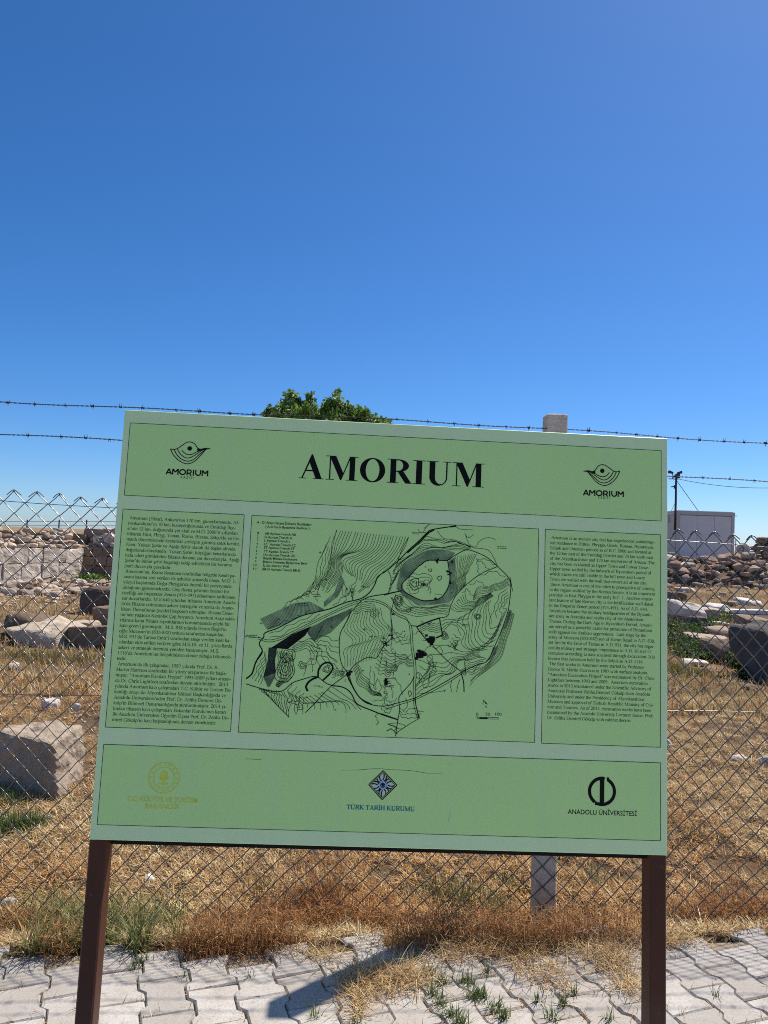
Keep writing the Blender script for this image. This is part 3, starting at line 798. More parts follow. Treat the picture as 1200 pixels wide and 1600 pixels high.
LEFT = """Amorium (Hisar), Ankara'nın 170 km. güneybatısında, Af-
yonkarahisar'ın 70 km. kuzeydoğusunda ve Emirdağ İlçe-
si'nin 12 km. doğusunda yer alan ve M.Ö. 2000'li yıllardan
itibaren Hitit, Phryg, Yunan, Roma, Bizans, Selçuklu ve Os-
manlı dönemlerinde kesintisiz yerleşim görmüş antik kenttir.
Kent, Yukarı Şehir ve Aşağı Şehir olarak iki başlık altında
değerlendirilmektedir. Yukarı Şehir, höyüğün kenarlarında
hala izleri görülebilen Bizans dönemi sur duvarlarıyla, Aşağı
Şehir'de bütün şehri kuşattığı takip edilebilen bir koruma
(sur) duvarıyla çevrilidir.
 Amorium'un, Roma Senatosu tarafından bölgede kendi pa-
rasını basma izni verilen ilk şehirler arasında oluşu, M.Ö. 1.
yüzyıl başlarında Doğu Phrygia'da önemli bir pozisyonda
olduğunu göstermektedir. Geç Roma şehrinin önemli bir
özelliği ise İmparator Zenon (474-491) dönemine tarihlenen
sur duvarlarıdır. M.S.640 yılından itibaren Amorium Anado-
lu'da Bizans ordusunun askeri karargahı ve sonra da Anato-
likon Thema'sının (eyalet) başkenti olmuştur. Bizans Döne-
mi'nde yaşanan Karanlık Çağ boyunca Amorium Arap saldı-
rılarına karşı Bizans topraklarının korunmasında güçlü bir
kale görevi görmüştür.  M.S. 838 yılında Harun Reşid'in
oğlu Mutasım'ın (833-842) ordusu tarafından kuşatılan,
M.S. 931'de Tarsus Emir'i tarafından ateşe verilen kent ka-
zılardan elde edilen verilere göre M.S.10. ve 11. yüzyıllarda
askeri ve stratejik önemini yeniden kazanmıştır. M.S.
1116'da Amorium'un Selçukluların elinde olduğu bilinmek-
tedir.
 Amorium'da ilk çalışmalar, 1987 yılında Prof. Dr. R.
Martin Harrison tarafından bir yüzey araştırması ile başla-
mıştır. "Amorium Kazıları Projesi" 1993-2009 yılları arasın-
da Dr. Chris Lightfoot tarafından devam ettirilmiştir.  2013
yılında Amorium kazı çalışmaları T.C. Kültür ve Turizm Ba-
kanlığı onayı ile Afyonkarahisar Müzesi Başkanlığında ve
Anadolu Üniversitesi'nden Prof. Dr. Zeliha Demirel Gö-
kalp'in Bilimsel Danışmanlığında sürdürülmüştür. 2014 yı-
lından itibaren kazı çalışmaları Bakanlar Kurulu'nun kararı
ile Anadolu Üniversitesi Öğretim Üyesi Prof. Dr. Zeliha De-
mirel Gökalp'in kazı başkanlığında devam etmektedir.""".split('\n')
RIGHT = """ Amorium is an ancient city that has experienced uninterrup-
ted residence in Hittite, Phrygia, Greek, Roman, Byzantium,
Seljuk and Ottoman periods as of B.C. 2000 and located at
the 12 km east of the Emirdağ District and 70 km north east
of the Afyonkarahisar and 170 km southwest of Ankara. The
city has been evaluated as Upper Town and Lower Town.
Upper town walled by the bulwark of Byzantium period of
which traces are still visible in the hill town and Lower
Town are walled with the wall that covers all of the city.
 Since Amorium is one of the cities to prerogative of coining
in the region entitled by the Roman Senate, it is an important
position in East Phrygia in the early B.C. 1. Another impor-
tant feature of late Roman city is the fortification wall dated
in the Emperor Zenon period (474-491). As of A.D. 640,
Amorium became the military headquarters of the Byzanti-
um army in Anatolia and capita city of the Anatolikon
Thema. During the Dark Age in Byzantium Period, Amori-
um served as a powerful castle for protection of Byzantium
soils against the Arabian aggressions.  Laid siege by the
army of Mutasım (833-842) son of Harun Reşid in A.D. 838,
set fire by the Emir of Tarsus in A.D. 931, the city has regai-
ned its military and strategic importance in A.D. 10 and 11
centuries according to data acquired through excavation. It is
known that Amorium held by the Seljuk in A.D. 1116
 The first works in Amorium were started by Professor
Doctor R. Martin Harrison in 1987 with surface analysis.
"Amorium Excavation Project" was maintained by Dr. Chris
Lightfoot between 1993 and 2009.  Amorium excavation
works in 2013 maintained under the Scientific Advisory of
Associate Professor Zeliha Demirel Gökalp from Anadolu
University and under the Presidency of Afyonkarahisar
Museum and approval of Turkish Republic Ministry of Cul-
ture and Tourism. As of 2014, excavation works have been
maintained by the Anadolu University Lecturer Assoc. Prof.
Dr. Zeliha Demirel Gökalp with cabinet decree.""".split('\n')
def column(name, lines, first, last, ref, ref_end, n0):
    """first/last: baseline starts of line n0 and of the last line; ref: the line that ends at ref_end."""
    a, b = toB(*first), toB(*last)
    em = (toB(*ref_end)[0] - (a[0] + b[0]) / 2) / width(lines[ref])
    step = (b[1] - a[1]) / (len(lines) - 1 - n0)
    pr = Print(name, ink_m, 0.0007)
    for i, ln in enumerate(lines):
        ind = 0.0
        roman(pr, ln, np.array([(a[0] + b[0]) / 2 + ind, a[1] + (i - n0) * step]), em)
    pr.build(); return em
column('turkish_text', [' ' + LEFT[0]] + LEFT[1:], (200.4, 819.5), (174.3, 1126.5), 1, (368.5, 824.5), 1)
column('english_text', RIGHT, (858.6, 850), (855.8, 1123.5), 1, (1022, 857), 1)

# ---- sans lettering from the built-in font
_tc = bpy.data.curves.new('lettering', 'FONT'); _to = bpy.data.objects.new('lettering', _tc); COL.objects.link(_to)
def sans(pr, txt, p0, p1, cap_px=None, fat=0.0, stretch=None):
    _tc.body = txt; _tc.size = 1.0; _tc.offset = fat; _tc.resolution_u = 3
    dg = bpy.context.evaluated_depsgraph_get(); dg.update()
    me = bpy.data.meshes.new_from_object(_to.evaluated_get(dg))
    n = len(me.vertices); co = np.zeros(n * 3); me.vertices.foreach_get('co', co); co = co.reshape(-1, 3)[:, :2]
    a, b = toB(*p0), toB(*p1); L_ = np.linalg.norm(b - a); d = (b - a) / L_
    nrm = np.array([d[1], -d[0]]); nrm = nrm if nrm[1] < 0 else -nrm
    w0, w1 = co[:, 0].min(), co[:, 0].max(); sx = L_ / (w1 - w0)
    sy = sx if cap_px is None else (cap_px / 585.0) / 0.73
    q = a + d * ((co[:, :1] - w0) * sx) + nrm * (co[:, 1:] * sy)
    tri = [i for p in me.polygons for i in p.vertices]; cnt = [len(p.vertices) for p in me.polygons]
    pr.raw(np.hstack([q, np.full((n, 1), pr.lift)]), tri, cnt)
    bpy.data.meshes.remove(me)

HEAVY = {'A': (80, [[(4, 0), (40, 96)], [(40, 96), (76, 0)], [(18, 28), (62, 28)]]), 'M': (96, [[(12, 0), (12, 98)], [(14, 96), (48, 42)], [(48, 42), (82, 96)], [(84, 98), (84, 0)]]),
         'O': (98, [[(49 + 39 * math.cos(a), 50 + 42 * math.sin(a)) for a in np.linspace(0, 2 * math.pi, 33)]]), 'I': (36, [[(18, 0), (18, 100)]]),
         'R': (80, [[(14, 0), (14, 100)], [(14, 91), (42, 91)] + [(42 + 24 * math.cos(a), 64 + 27 * math.sin(a)) for a in np.linspace(1.5, -1.5, 12)] + [(14, 37)], [(44, 36), (70, 0)]]),
         'U': (90, [[(13, 100), (13, 44)] + [(45 - 32 * math.cos(a), 42 - 33 * math.sin(a)) for a in np.linspace(0, math.pi, 14)] + [(77, 44), (77, 100)]])}
def heavy(pr, txt, p0, p1, cap_px):
    a, b = toB(*p0), toB(*p1); tot = sum(HEAVY[c][0] for c in txt); L0 = np.linalg.norm(b - a); d = (b - a) / L0; sx = L0 / tot
    nrm = np.array([d[1], -d[0]]); nrm = nrm if nrm[1] < 0 else -nrm; sy = cap_px / 585.0 / 100; x = 0
    for ch in txt:
        adv, st = HEAVY[ch]
        for p in st:
            p = np.array(p, float); pr.line(a + d * ((p[:, :1] + x) * sx) + nrm * (p[:, 1:] * sy), 19 * (sx + sy) / 2)
        x += adv
# excavation emblem: bird-shaped eye of nested arcs
def emblem(name, mapf, txt0, txt1, sub0, sub1):
    pr = Print(name, ink_m, 0.0008)
    m = lambda pts: np.array([toB(*mapf(x, y)) for x, y in pts]); lw = 0.0022
    pr.line(crom(m([(315, 258), (380, 268), (450, 250), (540, 190), (620, 140), (690, 128), (770, 165), (822, 235), (880, 265), (960, 248), (1065, 257)])), lw)
    for arc in ([(315, 258), (380, 380), (480, 480), (600, 535), (700, 525), (800, 465), (900, 360), (985, 268), (1065, 257)],
                [(385, 265), (440, 370), (530, 455), (640, 488), (740, 462), (850, 370), (980, 262)],
                [(445, 260), (500, 350), (580, 415), (660, 428), (760, 385), (900, 290), (985, 255)],
                [(530, 280), (580, 335), (650, 366), (730, 355), (820, 310), (940, 255)]):
        pr.line(crom(m(arc)), lw)
    c = m([(678, 250)])[0]; pr.disc(c, 0.0062)
    pr.poly(m([(822, 235), (885, 268), (818, 310)])); pr.poly(m([(940, 275), (1000, 240), (1065, 257), (980, 275)]))
    heavy(pr, 'AMORIUM', txt0, txt1, 9.4); sans(pr, 'K A Z I S I', sub0, sub1, 4.0, 0.0)
    pr.build()
emblem('emblem_print', lambda x, y: (240 + x / 12, 680 + y / 12), (259, 741), (325.5, 744.5), (282.5, 747.5), (302, 748.5))
emblem('emblem_print', lambda x, y: (940 + (690 - x) / 13.2, 716 + y / 12.6), (911, 774), (975, 777), (934.5, 779), (952, 780))

# university emblem and name
pr = Print('university_emblem', ink_m, 0.0008)
c = toB(940.5, 1236.5); rr = 0.0335; wd = 0.0085
pr.ring(c, rr, wd, 40, math.radians(-62), math.radians(112)); pr.ring(c, rr, wd, 40, math.radians(124), math.radians(282))
pr.rect((c[0] - 0.006, c[1] - rr - wd / 2 + .0005), (c[0] + 0.006, c[1] + rr + wd / 2 - .0005))
for s_ in (1, -1):
    pr.rect((c[0] + s_ * 0.0155 - 0.003, c[1] - s_ * (rr - .002) - 0.005), (c[0] + s_ * 0.0155 + 0.003, c[1] - s_ * (rr - .002) + 0.004))
sans(pr, 'ANADOLU ÜNİVERSİTESİ', (887, 1271.5), (995, 1275), 7.2, 0.006)
pr.build()

# history society: lozenge with rays, teal lettering
pr = Print('lozenge_emblem', ink_m, 0.0009)
lz = Print('lozenge_filling', white_m, 0.0007); lb = Print('lozenge_centre', lblue_m, 0.0011); eg = Print('eagle_mark', ink_m, 0.0014)
mp = lambda x, y: toB(560 + x / 12, 1190 + y / 12)
cn = [mp(465, 170), mp(720, 440), mp(445, 712), mp(193, 432)]; cc = np.mean(cn, 0)
lz.poly([cc + (p - cc) * 0.86 for p in cn])
for k in range(4):
    pr.line([cn[k], cn[(k + 1) % 4]], 0.0024); a, b = cc + (cn[k] - cc) * 0.87, cc + (cn[(k + 1) % 4] - cc) * 0.87; pr.line([a, b], 0.0014)
    e, f = cc + (cn[k] - cc) * 0.36, cc + (cn[(k + 1) % 4] - cc) * 0.36
    for t in (0.0, 0.25, 0.5, 0.75):
        p, q = e + (f - e) * t, a + (b - a) * (t * 0.86 + 0.07); md = (p + q) / 2 + (b - a) * 0.05 * (1 if t < .5 else -1)
        pr.line(crom([p, md, q], 5), 0.0030)
lb.poly([cc + (p - cc) * 0.36 for p in cn])
eg.ring(cc + [0, .0008], 0.0055, 0.0018, 20); eg.poly([cc + [-.0016, -.006], cc + [.0016, -.006], cc + [.003, .004], cc + [-.003, .004]]); eg.line([cc + [-.006, -.003], cc + [0, .001], cc + [.006, -.003]], 0.002)
for q in (lz, pr, lb, eg): q.build()
tt = Print('society_lettering', blue_m, 0.0008)
a, b = toB(541.5, 1264), toB(648, 1267.5); d = (b - a) / np.linalg.norm(b - a)
roman(tt, 'TÜRK TARİH KURUMU', a, np.linalg.norm(b - a) / width('TÜRK TARİH KURUMU'), d, 1.7); tt.build()

# ministry: pale yellow round seal and two lines
pr = Print('ministry_seal', yel_m, 0.0008)
c = toB(256, 1215.5); k = 1 / 585.0
pr.ring(c, 22.5 * k, 1.6 * k); pr.ring(c, 15.5 * k, 1.2 * k)
for i in range(16):
    a = i * math.pi / 8; pr.disc(c + 19 * k * np.array([math.cos(a), math.sin(a)]), 1.3 * k, 6)
pr.disc(c + [0, -4 * k], 5.5 * k, 12, 6.5 * k); pr.rect((c[0] - 1.6 * k, c[1]), (c[0] + 1.6 * k, c[1] + 8 * k))
pr.line(crom([c + np.array([-7, 9.5]) * k, c + np.array([-2, 8]) * k, c + np.array([0, 10]) * k, c + np.array([2, 8]) * k, c + np.array([7, 9.5]) * k]), 2.2 * k)
pr.line(crom([c + np.array([-7, -1]) * k, c + np.array([-4, 2]) * k, c + np.array([0, 2]) * k, c + np.array([4, 2]) * k, c + np.array([7, -1]) * k]), 1.8 * k)
sans(pr, 'T.C. KÜLTÜR VE TURİZM', (198, 1251.5), (308, 1254.5), 7.4, 0.018)
sans(pr, 'BAKANLIĞI', (226.5, 1263), (278.5, 1264.5), 7.2, 0.018)
pr.build()

# scratches on the lower panel
pr = Print('scratches', plain('scratch_dark', (0.03, 0.05, 0.03), 0.6), 0.0006)
S_ = lambda pts, w: pr.line(crom([toB(*p) for p in pts], 6), w)
S_([(533, 1203.5), (560, 1203), (588, 1201), (610, 1202.5), (640, 1204), (672, 1208.5), (690, 1208.5)], [0.0004] * 6 + [0.0009] * 24 + [0.0004] * 7)
S_([(384, 1185.5), (395, 1186.3), (408, 1186.8)], 0.0008)
pr.build()
pr = Print('pale_scratches', plain('scratch_pale', (0.5, 0.66, 0.5), 0.6), 0.0006)
S_([(704, 1266), (701.5, 1276), (701, 1285)], 0.0014); S_([(704.5, 1270), (703, 1280)], 0.001); S_([(889, 1219), (889.5, 1226)], 0.0007)
S_([(700, 1192), (707, 1197)], 0.0012)
pr.build()
# ------------------------------------------------------------------ site plan printed on the middle panel
MPX = 0.2312
def ml(pts): return np.array([toB(380 + x * MPX, 790 + y * MPX) for x, y in pts])
def mr(pts): return np.array([toB(600 + x * MPX, 790 + y * MPX) for x, y in pts])
plan = Print('plan_lines', ink_m, 0.0009)
def tone_mat(name, a, b_):
    m, nt, b = new_mat(name); f = noise_fac(nt, 26, 3, .5, 'World', .3)
    nt.links.new(mix(nt, ramp(nt, f, [(.36, 0.0), (.64, 1.0)]), a, b_), b.inputs['Base Color']); b.inputs['Roughness'].default_value = .5
    return m
grey_m = tone_mat('grey_hatching', (.16, .26, .12), (.36, .56, .24)); mid_m = tone_mat('dense_hatching', (.05, .075, .045), (.24, .36, .17))
dark_m = plain('dark_print', (0.05, 0.075, 0.045), 0.6, var=0.6, spec=0.12)
PXM = 1 / 585.0
def L_(pts, w, f=ml, m=6, jit=0.0):
    q = crom(f(pts), m)
    if jit: q = q + np.cumsum(rng.normal(0, jit, q.shape), 0) * 0.3
    plan.line(q, w * .69 * PXM)
def resamp(p, n):
    p = np.asarray(p, float); s = np.concatenate([[0], np.cumsum(np.linalg.norm(np.diff(p, axis=0), axis=1))]); t = np.linspace(0, s[-1], n)
    return np.stack([np.interp(t, s, p[:, 0]), np.interp(t, s, p[:, 1])], 1)
def fam(A, Bp, n, f=ml, w=0.85, wob=1.0, seed=0, mid=None, cut=0.0):
    """n contour lines running between two drawn ones (optionally bowed through a third)."""
    r_ = np.random.default_rng(seed + 11)
    a, b = resamp(crom(f(A), 8), 40), resamp(crom(f(Bp), 8), 40)
    c = resamp(crom(f(mid), 8), 40) if mid else None
    t1 = np.linspace(0, 1, 40)
    ph = r_.uniform(0, 6.28, 4); fr = r_.uniform(6, 22, 4)
    for k in range(n):
        t = (k / max(1, n - 1)) if n > 1 else 0.5
        t = np.clip(t + r_.normal(0, 0.10 / n), 0, 1)
        p = a * (1 - t) + b * t if c is None else (a * (1 - t) * (1 - 2 * t) + c * 4 * t * (1 - t) + b * t * (2 * t - 1))
        wv = sum(np.sin(t1 * fr[j] + ph[j] + 0.6 * k * (0.3 if j else 0.1)) for j in range(4)) * 1.1 * PXM * wob * np.sin(t1 * math.pi) ** 0.5
        d = np.gradient(p, axis=0); d /= np.linalg.norm(d, axis=1)[:, None] + 1e-9
        q = p + np.stack([-d[:, 1], d[:, 0]], 1) * wv[:, None]
        e = 40 - int(r_.uniform(0, cut) * 40); plan.line(q[:e], w * .72 * PXM)
def loop(c, radii, f=ml, seed=0, w=0.85, asp=1.0, rot=0.0):
    r_ = np.random.default_rng(seed); a = np.linspace(0, 2 * math.pi, 26, endpoint=False); ph = r_.uniform(0, 6.28, 3)
    for R0 in radii:
        rad = R0 * (1 + 0.14 * np.sin(2 * a + ph[0]) + 0.10 * np.sin(3 * a + ph[1]) + 0.07 * np.sin(5 * a + ph[2]))
        x, y = rad * np.cos(a), rad * np.sin(a) * asp
        plan.line(crom(f(list(zip(c[0] + x * math.cos(rot) - y * math.sin(rot), c[1] + x * math.sin(rot) + y * math.cos(rot)))), 3, True), w * PXM)
# the stream and the roads
L_([(20, 1170), (60, 1135), (85, 1060), (130, 990), (110, 930), (140, 890), (150, 860), (230, 830), (300, 795), (400, 745), (500, 720), (600, 695), (700, 655), (800, 630), (860, 590), (900, 530), (920, 480), (980, 440), (1038, 390), (1071, 360), (1131, 300), (1191, 245), (1251, 185), (1281, 165), (1361, 150), (1441, 138)], 2.3, jit=0.0003)
L_([(20, 1170), (60, 1135), (85, 1060), (130, 985)], 3.2); L_([(1110, 320), (1191, 248), (1251, 187), (1290, 165)], 3.0); L_([(1400, 143), (1441, 138)], 3.6)
for o in (-7, 7):
    L_([(100, 895 + o), (170, 915 + o), (250, 900 + o), (330, 860 + o), (450, 800 + o), (560, 745 + o), (700, 680 + o), (800, 645 + o)], 1.1)
    L_([(820, 640 + o), (880, 642 + o), (960, 670 + o), (1038, 735 + o), (1100, 765 + o), (1131 + o, 820), (1141 + o, 950), (1161 + o, 1100), (1156 + o, 1250), (1161 + o, 1350), (1186 + o, 1440)], 1.2)
L_([(800, 640), (730, 720), (700, 780), (655, 870), (650, 980), (665, 1070), (710, 1140), (740, 1220), (790, 1300), (850, 1340), (950, 1355), (1038, 1335), (1051, 1332), (1161, 1300), (1281, 1240), (1371, 1190), (1471, 1130), (1571, 1080), (1651, 1050), (1701, 950), (1751, 830), (1791, 710), (1806, 600), (1801, 500), (1721, 410), (1641, 345), (1551, 305), (1501, 300), (1431, 335), (1381, 370)], 1.7, jit=0.0002)
L_([(960, 1375), (1060, 1345), (1170, 1308), (1290, 1250), (1380, 1200), (1476, 1138)], 1.2)
L_([(800, 640), (860, 615), (960, 598), (1071, 575)], 2.0)
L_([(600, 1215), (680, 1230), (730, 1270), (770, 1340), (870, 1385), (960, 1420), (1038, 1445), (1041, 1447)], 2.4)
L_([(700, 1140), (735, 1215), (790, 1300), (870, 1345)], 2.6); L_([(930, 1408), (1000, 1432)], 3.4); L_([(951, 1415), (1041, 1445)], 2.6)
L_([(436, 1255), (425, 1225), (440, 1195), (470, 1172), (500, 1160)], 4.4); L_([(505, 1165), (510, 1110), (540, 1070), (580, 1062), (605, 1090), (590, 1130), (540, 1180)], 3.8)
L_([(20, 1205), (100, 1230), (200, 1255), (270, 1250), (330, 1200), (400, 1175), (490, 1155), (560, 1200), (600, 1215)], 1.8)
L_([(600, 1215), (540, 1275), (480, 1340), (420, 1400)], 1.7); L_([(600, 1215), (700, 1140), (745, 1085), (800, 1045), (850, 1025), (900, 1030), (930, 980), (960, 940), (1010, 890)], 1.6)
L_([(130, 1240), (220, 1340), (310, 1430)], 1.6)
L_([(630, 165), (600, 300)], 0.9); L_([(590, 210), (545, 310), (505, 390), (485, 500), (440, 610)], 0.9)
L_([(1030, 600), (1000, 730), (1005, 860), (1003, 910)], 1.2); L_([(980, 440), (1000, 500), (980, 600)], 1.3)
L_([(770, 410), (640, 470), (500, 590), (450, 680), (430, 745), (375, 760)], 1.5, mr); L_([(330, 950), (440, 1060), (520, 1120)], 1.7, mr)
L_([(520, 1130), (537, 1190), (541, 1260)], 2.2, mr); L_([(205, 1150), (180, 1200), (110, 1280), (100, 1320), (105, 1380), (90, 1470), (78, 1560)], 1.7, mr)
L_([(235, 1440), (150, 1490), (80, 1540)], 1.2, mr); L_([(235, 1440), (205, 1300)], 1.8, mr); L_([(185, 812), (220, 815)], 1.8, mr)
L_([(220, 820), (300, 785), (375, 760)], 3.0, mr, 3); L_([(375, 760), (385, 820), (395, 875)], 2.3, mr); L_([(220, 820), (260, 875), (300, 925)], 2.0, mr); L_([(395, 875), (350, 895)], 3.2, mr)
L_([(40, 700), (60, 860), (50, 980), (130, 1040), (190, 1000)], 0.9, mr); L_([(75, 980), (75, 1100)], 1.3, mr); L_([(165, 215), (120, 300), (85, 400), (60, 450)], 1.3, mr)
L_([(850, 480), (862, 540), (868, 580)], 1.4, mr); L_([(0, 605), (60, 590), (120, 575)], 2.0, mr)
# steep slopes drawn as dense hatching
def hatch(P, Q, n, f, wv=0.75):
    a, b = resamp(f(P), n), resamp(f(Q), n)
    sh = Print('plan_shading', dark_m if wv > 1.1 else (mid_m if wv > .9 else grey_m), 0.0006); sh.quads(resamp(f(P), 24), resamp(f(Q), 24)); sh.build()
    for i in range(n): plan.line([a[i], b[i]], wv * 0.45 * PXM)
hatch([(115, 765), (230, 712), (345, 660), (450, 648), (545, 700)], [(165, 840), (240, 815), (300, 790), (400, 738), (530, 712)], 46, ml)
hatch([(660, 470), (640, 520), (615, 590), (545, 650)], [(685, 520), (668, 560), (640, 615), (550, 685)], 22, ml)
hatch([(560, 765), (640, 735), (740, 690)], [(480, 915), (590, 860), (720, 730)], 34, ml)
hatch([(430, 835), (520, 790), (560, 765)], [(440, 870), (470, 905), (485, 915)], 18, ml)
hatch([(190, 960), (330, 870), (460, 815)], [(205, 962), (300, 970), (415, 880)], 70, ml, 1.3)
hatch([(172, 960), (165, 1050), (135, 1160)], [(228, 965), (215, 1050), (220, 1130)], 60, ml, 1.0)
hatch([(135, 1160), (150, 1190), (165, 1225)], [(220, 1130), (215, 1160), (180, 1225)], 16, ml)
ro = [(480, 320), (430, 300), (370, 295), (290, 300), (200, 345), (130, 380), (105, 460), (80, 560), (130, 605), (230, 680), (350, 668), (440, 655), (510, 580), (478, 510), (480, 420), (480, 350)]
ri = [(432, 372), (400, 372), (360, 370), (290, 372), (250, 400), (225, 418), (170, 480), (122, 530), (135, 580), (250, 640), (340, 638), (390, 618), (430, 560), (445, 500), (440, 440), (432, 385)]
hatch(ro, ri, 150, mr)
L_(ri + [ri[0]], 2.0, mr, 3)
hatch([(845, 705), (830, 760), (805, 830)], [(865, 712), (848, 770), (822, 835)], 16, mr); hatch([(735, 960), (720, 1010), (690, 1050)], [(770, 950), (755, 1000), (715, 1040)], 10, mr)
# black excavation patches and building marks
def blob(c, r, seed, f=mr, n=16):
    r_ = np.random.default_rng(seed)
    for _ in range(n):
        p = f([(c[0] + r_.normal(0, r * .55), c[1] + r_.normal(0, r * .55))])[0]; s = r * MPX * PXM * r_.uniform(.2, .55)
        plan.poly([p + [-s, -s * .7], p + [s, -s * .8], p + [s * .9, s * .6], p + [-s * .8, s]])
blob((325, 905), 26, 1, n=34); blob((255, 1005), 28, 2, n=34); blob((310, 800), 8, 3, n=6); blob((710, 1140), 17, 4, ml, 16); blob((965, 1185), 13, 5, ml, 8)
blob((345, 625), 13, 6, n=6); blob((360, 375), 14, 7, n=7); blob((455, 375), 12, 8, n=6); blob((440, 455), 14, 21, n=8); blob((455, 515), 13, 22, n=8); blob((15, 1185), 14, 9, n=9); blob((65, 735), 10, 10, n=6)
def marks(c, r, n, seed, f=ml):
    r_ = np.random.default_rng(seed)
    for _ in range(n):
        x, y = c[0] + r_.normal(0, r), c[1] + r_.normal(0, r); s = r_.uniform(5, 16)
        if r_.random() < .5: L_([(x - s, y), (x + s, y + s * .1)], 1.1, f, 2)
        else: L_([(x, y - s), (x + s * .1, y + s)], 1.1, f, 2)
marks((960, 930), 24, 12, 1); marks((990, 885), 14, 6, 2); marks((970, 1190), 22, 10, 3); marks((45, 1205), 20, 8, 4, mr); marks((10, 920), 16, 8, 5, mr); marks((290, 1030), 22, 6, 6); marks((495, 610), 12, 6, 14); marks((700, 1140), 20, 10, 15)
for (x, y) in ((815, 548), (560, 500), (520, 317), (820, 835), (865, 885), (450, 583), (240, 768), (370, 742), (595, 820), (310, 1330), (620, 1380), (515, 965), (810, 1115), (700, 565), (665, 550), (120, 795)):
    L_([(x - 9, y), (x + 9, y + 2)], 1.0, ml, 2); L_([(x, y - 8), (x + 1, y + 8)], 0.9, ml, 2)
L_([(795, 550), (858, 552)], 1.0, ml, 2)
for (x, y, s, f) in ((20, 877, 40, ml), (15, 886, 34, ml), (350, 660, 40, ml), (350, 672, 46, ml), (375, 918, 18, ml), (480, 1218, 20, ml), (510, 1225, 16, ml), (190, 183, 25, mr), (195, 191, 22, mr), (765, 278, 32, mr), (765, 288, 32, mr), (530, 803, 24, mr), (535, 813, 22, mr), (255, 530, 22, mr), (258, 540, 20, mr), (30, 1225, 20, mr), (340, 598, 26, mr)):
    for j in range(4): L_([(x + j * s / 2, y + j * .5), (x + (j + .8) * s / 2, y + j * .5 + .4)], 1.2, f, 2)
L_([(225, 185), (285, 183)], 0.9, mr, 2); L_([(40, 890), (110, 893)], 0.9, ml, 2)
# contour families
fam([(632, 165), (600, 255), (588, 330), (586, 400), (545, 470), (490, 585)], [(862, 190), (820, 290), (668, 350), (672, 430), (660, 480), (575, 590)], 12, w=0.85, cut=0.15, seed=3, wob=.5)
fam([(882, 192), (840, 300), (690, 360), (690, 430), (730, 490), (690, 530)], [(1118, 212), (1085, 300), (1010, 390), (930, 470), (850, 540), (770, 600)], 13, w=0.85, cut=0.2, seed=4, wob=.5)
fam([(560, 260), (525, 380), (515, 480), (470, 560)], [(600, 300), (590, 400), (560, 470), (500, 570)], 4, w=0.85)
fam([(500, 470), (490, 560), (470, 590), (500, 600)], [(440, 600), (380, 620), (330, 640), (270, 690)], 6, w=0.8)
fam([(665, 560), (690, 620), (740, 560), (735, 620)], [(760, 540), (745, 600), (740, 640)], 4)
fam([(722, 735), (690, 830), (735, 935), (675, 1000), (690, 1095)], [(925, 690), (960, 800), (1000, 865), (930, 960), (905, 1030)], 13, wob=1.2, seed=4, w=.75)
fam([(745, 700), (800, 660), (880, 670), (925, 730)], [(745, 730), (790, 720), (850, 720), (890, 770)], 5)
fam([(930, 960), (950, 1040), (990, 1070), (1050, 1080)], [(890, 1090), (930, 1140), (990, 1140), (1040, 1110)], 6, seed=5)
fam([(745, 1100), (780, 1200), (860, 1270), (940, 1290)], [(770, 1070), (830, 1160), (870, 1240), (930, 1270)], 6, seed=6)
fam([(860, 1080), (850, 1180), (880, 1210), (910, 1170)], [(930, 1210), (970, 1260), (940, 1310), (870, 1320)], 4, seed=7)
loop((285, 1105), (16, 30, 46, 62), asp=1.5, seed=1); loop((300, 1010), (30, 44), seed=2, asp=1.2); loop((400, 1080), (12, 24), seed=3); loop((565, 1105), (12, 20), seed=8, asp=1.4, rot=.5)
fam([(225, 980), (235, 1080), (245, 1160), (220, 1220)], [(290, 990), (340, 1060), (330, 1150), (240, 1230)], 8, seed=8)
fam([(330, 950), (420, 920), (520, 935), (580, 1000), (630, 1060)], [(330, 990), (400, 985), (470, 1000), (440, 1060), (410, 1150)], 5, wob=2, seed=9)
fam([(450, 905), (540, 890), (620, 910), (650, 905)], [(440, 1080), (500, 1040), (570, 1030), (640, 1100)], 5, wob=1.8, seed=10)
fam([(600, 1090), (640, 1110), (690, 1120)], [(600, 1160), (640, 1150), (680, 1150)], 5)
fam([(60, 1170), (100, 1090), (150, 985)], [(120, 1210), (140, 1100), (160, 1040)], 4)
fam([(105, 1232), (130, 1255), (140, 1262)], [(275, 1255), (300, 1340), (305, 1425)], 11, wob=.6, seed=12, w=1.0)
fam([(300, 1250), (330, 1320), (310, 1370), (320, 1435)], [(600, 1225), (700, 1290), (780, 1360), (825, 1440)], 13, mid=[(420, 1290), (480, 1330), (560, 1330), (560, 1390)], seed=13, w=.9, wob=.4, cut=.3)
fam([(330, 1200), (300, 1280), (310, 1330), (400, 1290)], [(440, 1290), (400, 1330), (400, 1370), (350, 1410)], 5, wob=1.6)
fam([(170, 830), (260, 790), (330, 775), (450, 705)], [(180, 890), (270, 870), (380, 810), (520, 735)], 3, wob=1.2)
fam([(600, 680), (650, 640), (690, 600), (680, 520)], [(740, 640), (735, 600), (745, 560)], 3)
fam([(960, 1290), (990, 1330), (1040, 1300)], [(930, 1360), (960, 1400), (1000, 1390)], 4); fam([(905, 1400), (890, 1430), (915, 1470), (890, 1480)], [(915, 1405), (900, 1440), (920, 1470), (900, 1485)], 1)
fam([(975, 1475), (1040, 1500), (1020, 1520)], [(970, 1520), (1000, 1510), (1040, 1545)], 2, wob=.5)
